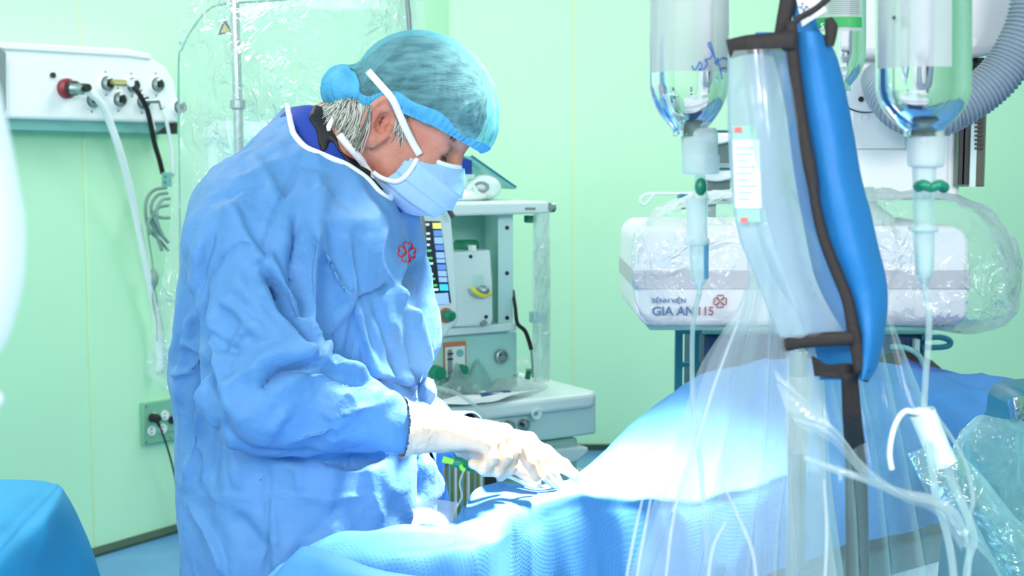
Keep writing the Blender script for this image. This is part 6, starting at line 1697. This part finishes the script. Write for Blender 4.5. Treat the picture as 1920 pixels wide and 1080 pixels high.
for i, L_ in enumerate([[(1206, 930, 1.16), (1190, 1000, 1.16), (1168, 1120, 1.16)], [(1222, 925, 1.165), (1206, 1010, 1.165), (1188, 1120, 1.165)], [(1275, 915, 1.16), (1258, 1000, 1.16), (1245, 1120, 1.16)],
                        [(1352, 900, 1.12), (1385, 970, 1.12), (1412, 1040, 1.12), (1420, 1120, 1.12)], [(1361, 978, 1.12), (1336, 1030, 1.12), (1325, 1120, 1.12)],
                        [(1385, 600, 1.13), (1340, 720, 1.14), (1300, 850, 1.15), (1262, 960, 1.15)], [(1545, 900, 1.13), (1550, 1000, 1.13), (1545, 1120, 1.13)]]):
    o = ob('plastic_fold', MB().tube(PR(L_), [.0012, .0026, .0022], 8, res=40, flat=.5), F_fold)
    tag(o, ['rolled plastic edge at the far left of the hanging sheet', 'rolled plastic edge second from the left of the hanging sheet', 'rolled plastic edge left of the hanging tube', 'bright plastic fold curving down right, left of the pole', 'short plastic fold branching down left near the bottom',
            'long plastic fold slanting from the cuff down to the left', 'plastic fold between the pole and the black strap'][i], 'plastic fold', 'plastic folds')
# green plastic-covered equipment at the lower right
gp = thing('covered_equipment', P(1880, 1100, 2.0), 'equipment wrapped in teal-green crinkled plastic in the lower right corner', 'covered equipment')
ob('housing', MB().prism(PR([(1800, 1200, 2.02), (1830, 930, 2.02), (1905, 800, 2.02), (1912, 742, 2.02), (2050, 730, 2.02), (2050, 1200, 2.02)]), (0, .15, 0)), M_tealpaint, gp, bevel=.02)
g_ = [PR([(1802, 800, 1.95), (1832, 776, 1.92), (1870, 782, 1.90), (1912, 782, 1.95)]), PR([(1782, 832, 1.93), (1830, 815, 1.86), (1880, 815, 1.86), (1918, 800, 1.9)]), PR([(1788, 870, 1.93), (1830, 865, 1.84), (1880, 860, 1.84), (1925, 840, 1.9)]),
      PR([(1830, 930, 1.93), (1860, 920, 1.86), (1900, 905, 1.86), (1940, 890, 1.9)]), PR([(1850, 1000, 1.9), (1890, 990, 1.84), (1930, 980, 1.84), (1960, 970, 1.9)]), PR([(1880, 1120, 1.9), (1910, 1110, 1.84), (1950, 1100, 1.84), (1980, 1100, 1.9)])]
ob('plastic_wrap', MB().grid(crease(crinkle(loft(g_, 70, 70), .010, 16, 3), .008, 13, 9, st=(1, 1, .6))), F_teal, gp, angle=180)
g_ = [PR([(1700, 850, 1.75), (1760, 830, 1.72), (1800, 850, 1.72), (1850, 900, 1.74)]), PR([(1740, 930, 1.72), (1790, 920, 1.68), (1850, 940, 1.68), (1910, 975, 1.72)]), PR([(1780, 980, 1.7), (1840, 970, 1.66), (1900, 985, 1.66), (1960, 1010, 1.7)]), PR([(1860, 1060, 1.7), (1900, 1060, 1.66), (1950, 1060, 1.66), (1990, 1080, 1.7)]), PR([(1900, 1150, 1.7), (1930, 1150, 1.66), (1970, 1150, 1.66), (2010, 1150, 1.7)])]
ob('loose_fold', MB().grid(crinkle(loft(g_, 60, 60), .010, 12, 6)), F_teal, gp, angle=180)
fo = ob('foil_wrapper', MB().grid(crease(crinkle(loft([PR([(1890, 752, 1.9), (1905, 742, 1.88), (1925, 745, 1.9)]), PR([(1893, 770, 1.9), (1906, 768, 1.87), (1925, 765, 1.9)]), PR([(1895, 785, 1.9), (1908, 790, 1.88), (1925, 790, 1.9)])], 20, 20), .004, 60, 3), .004, 50, 6)), M_chrome, gp, angle=180)
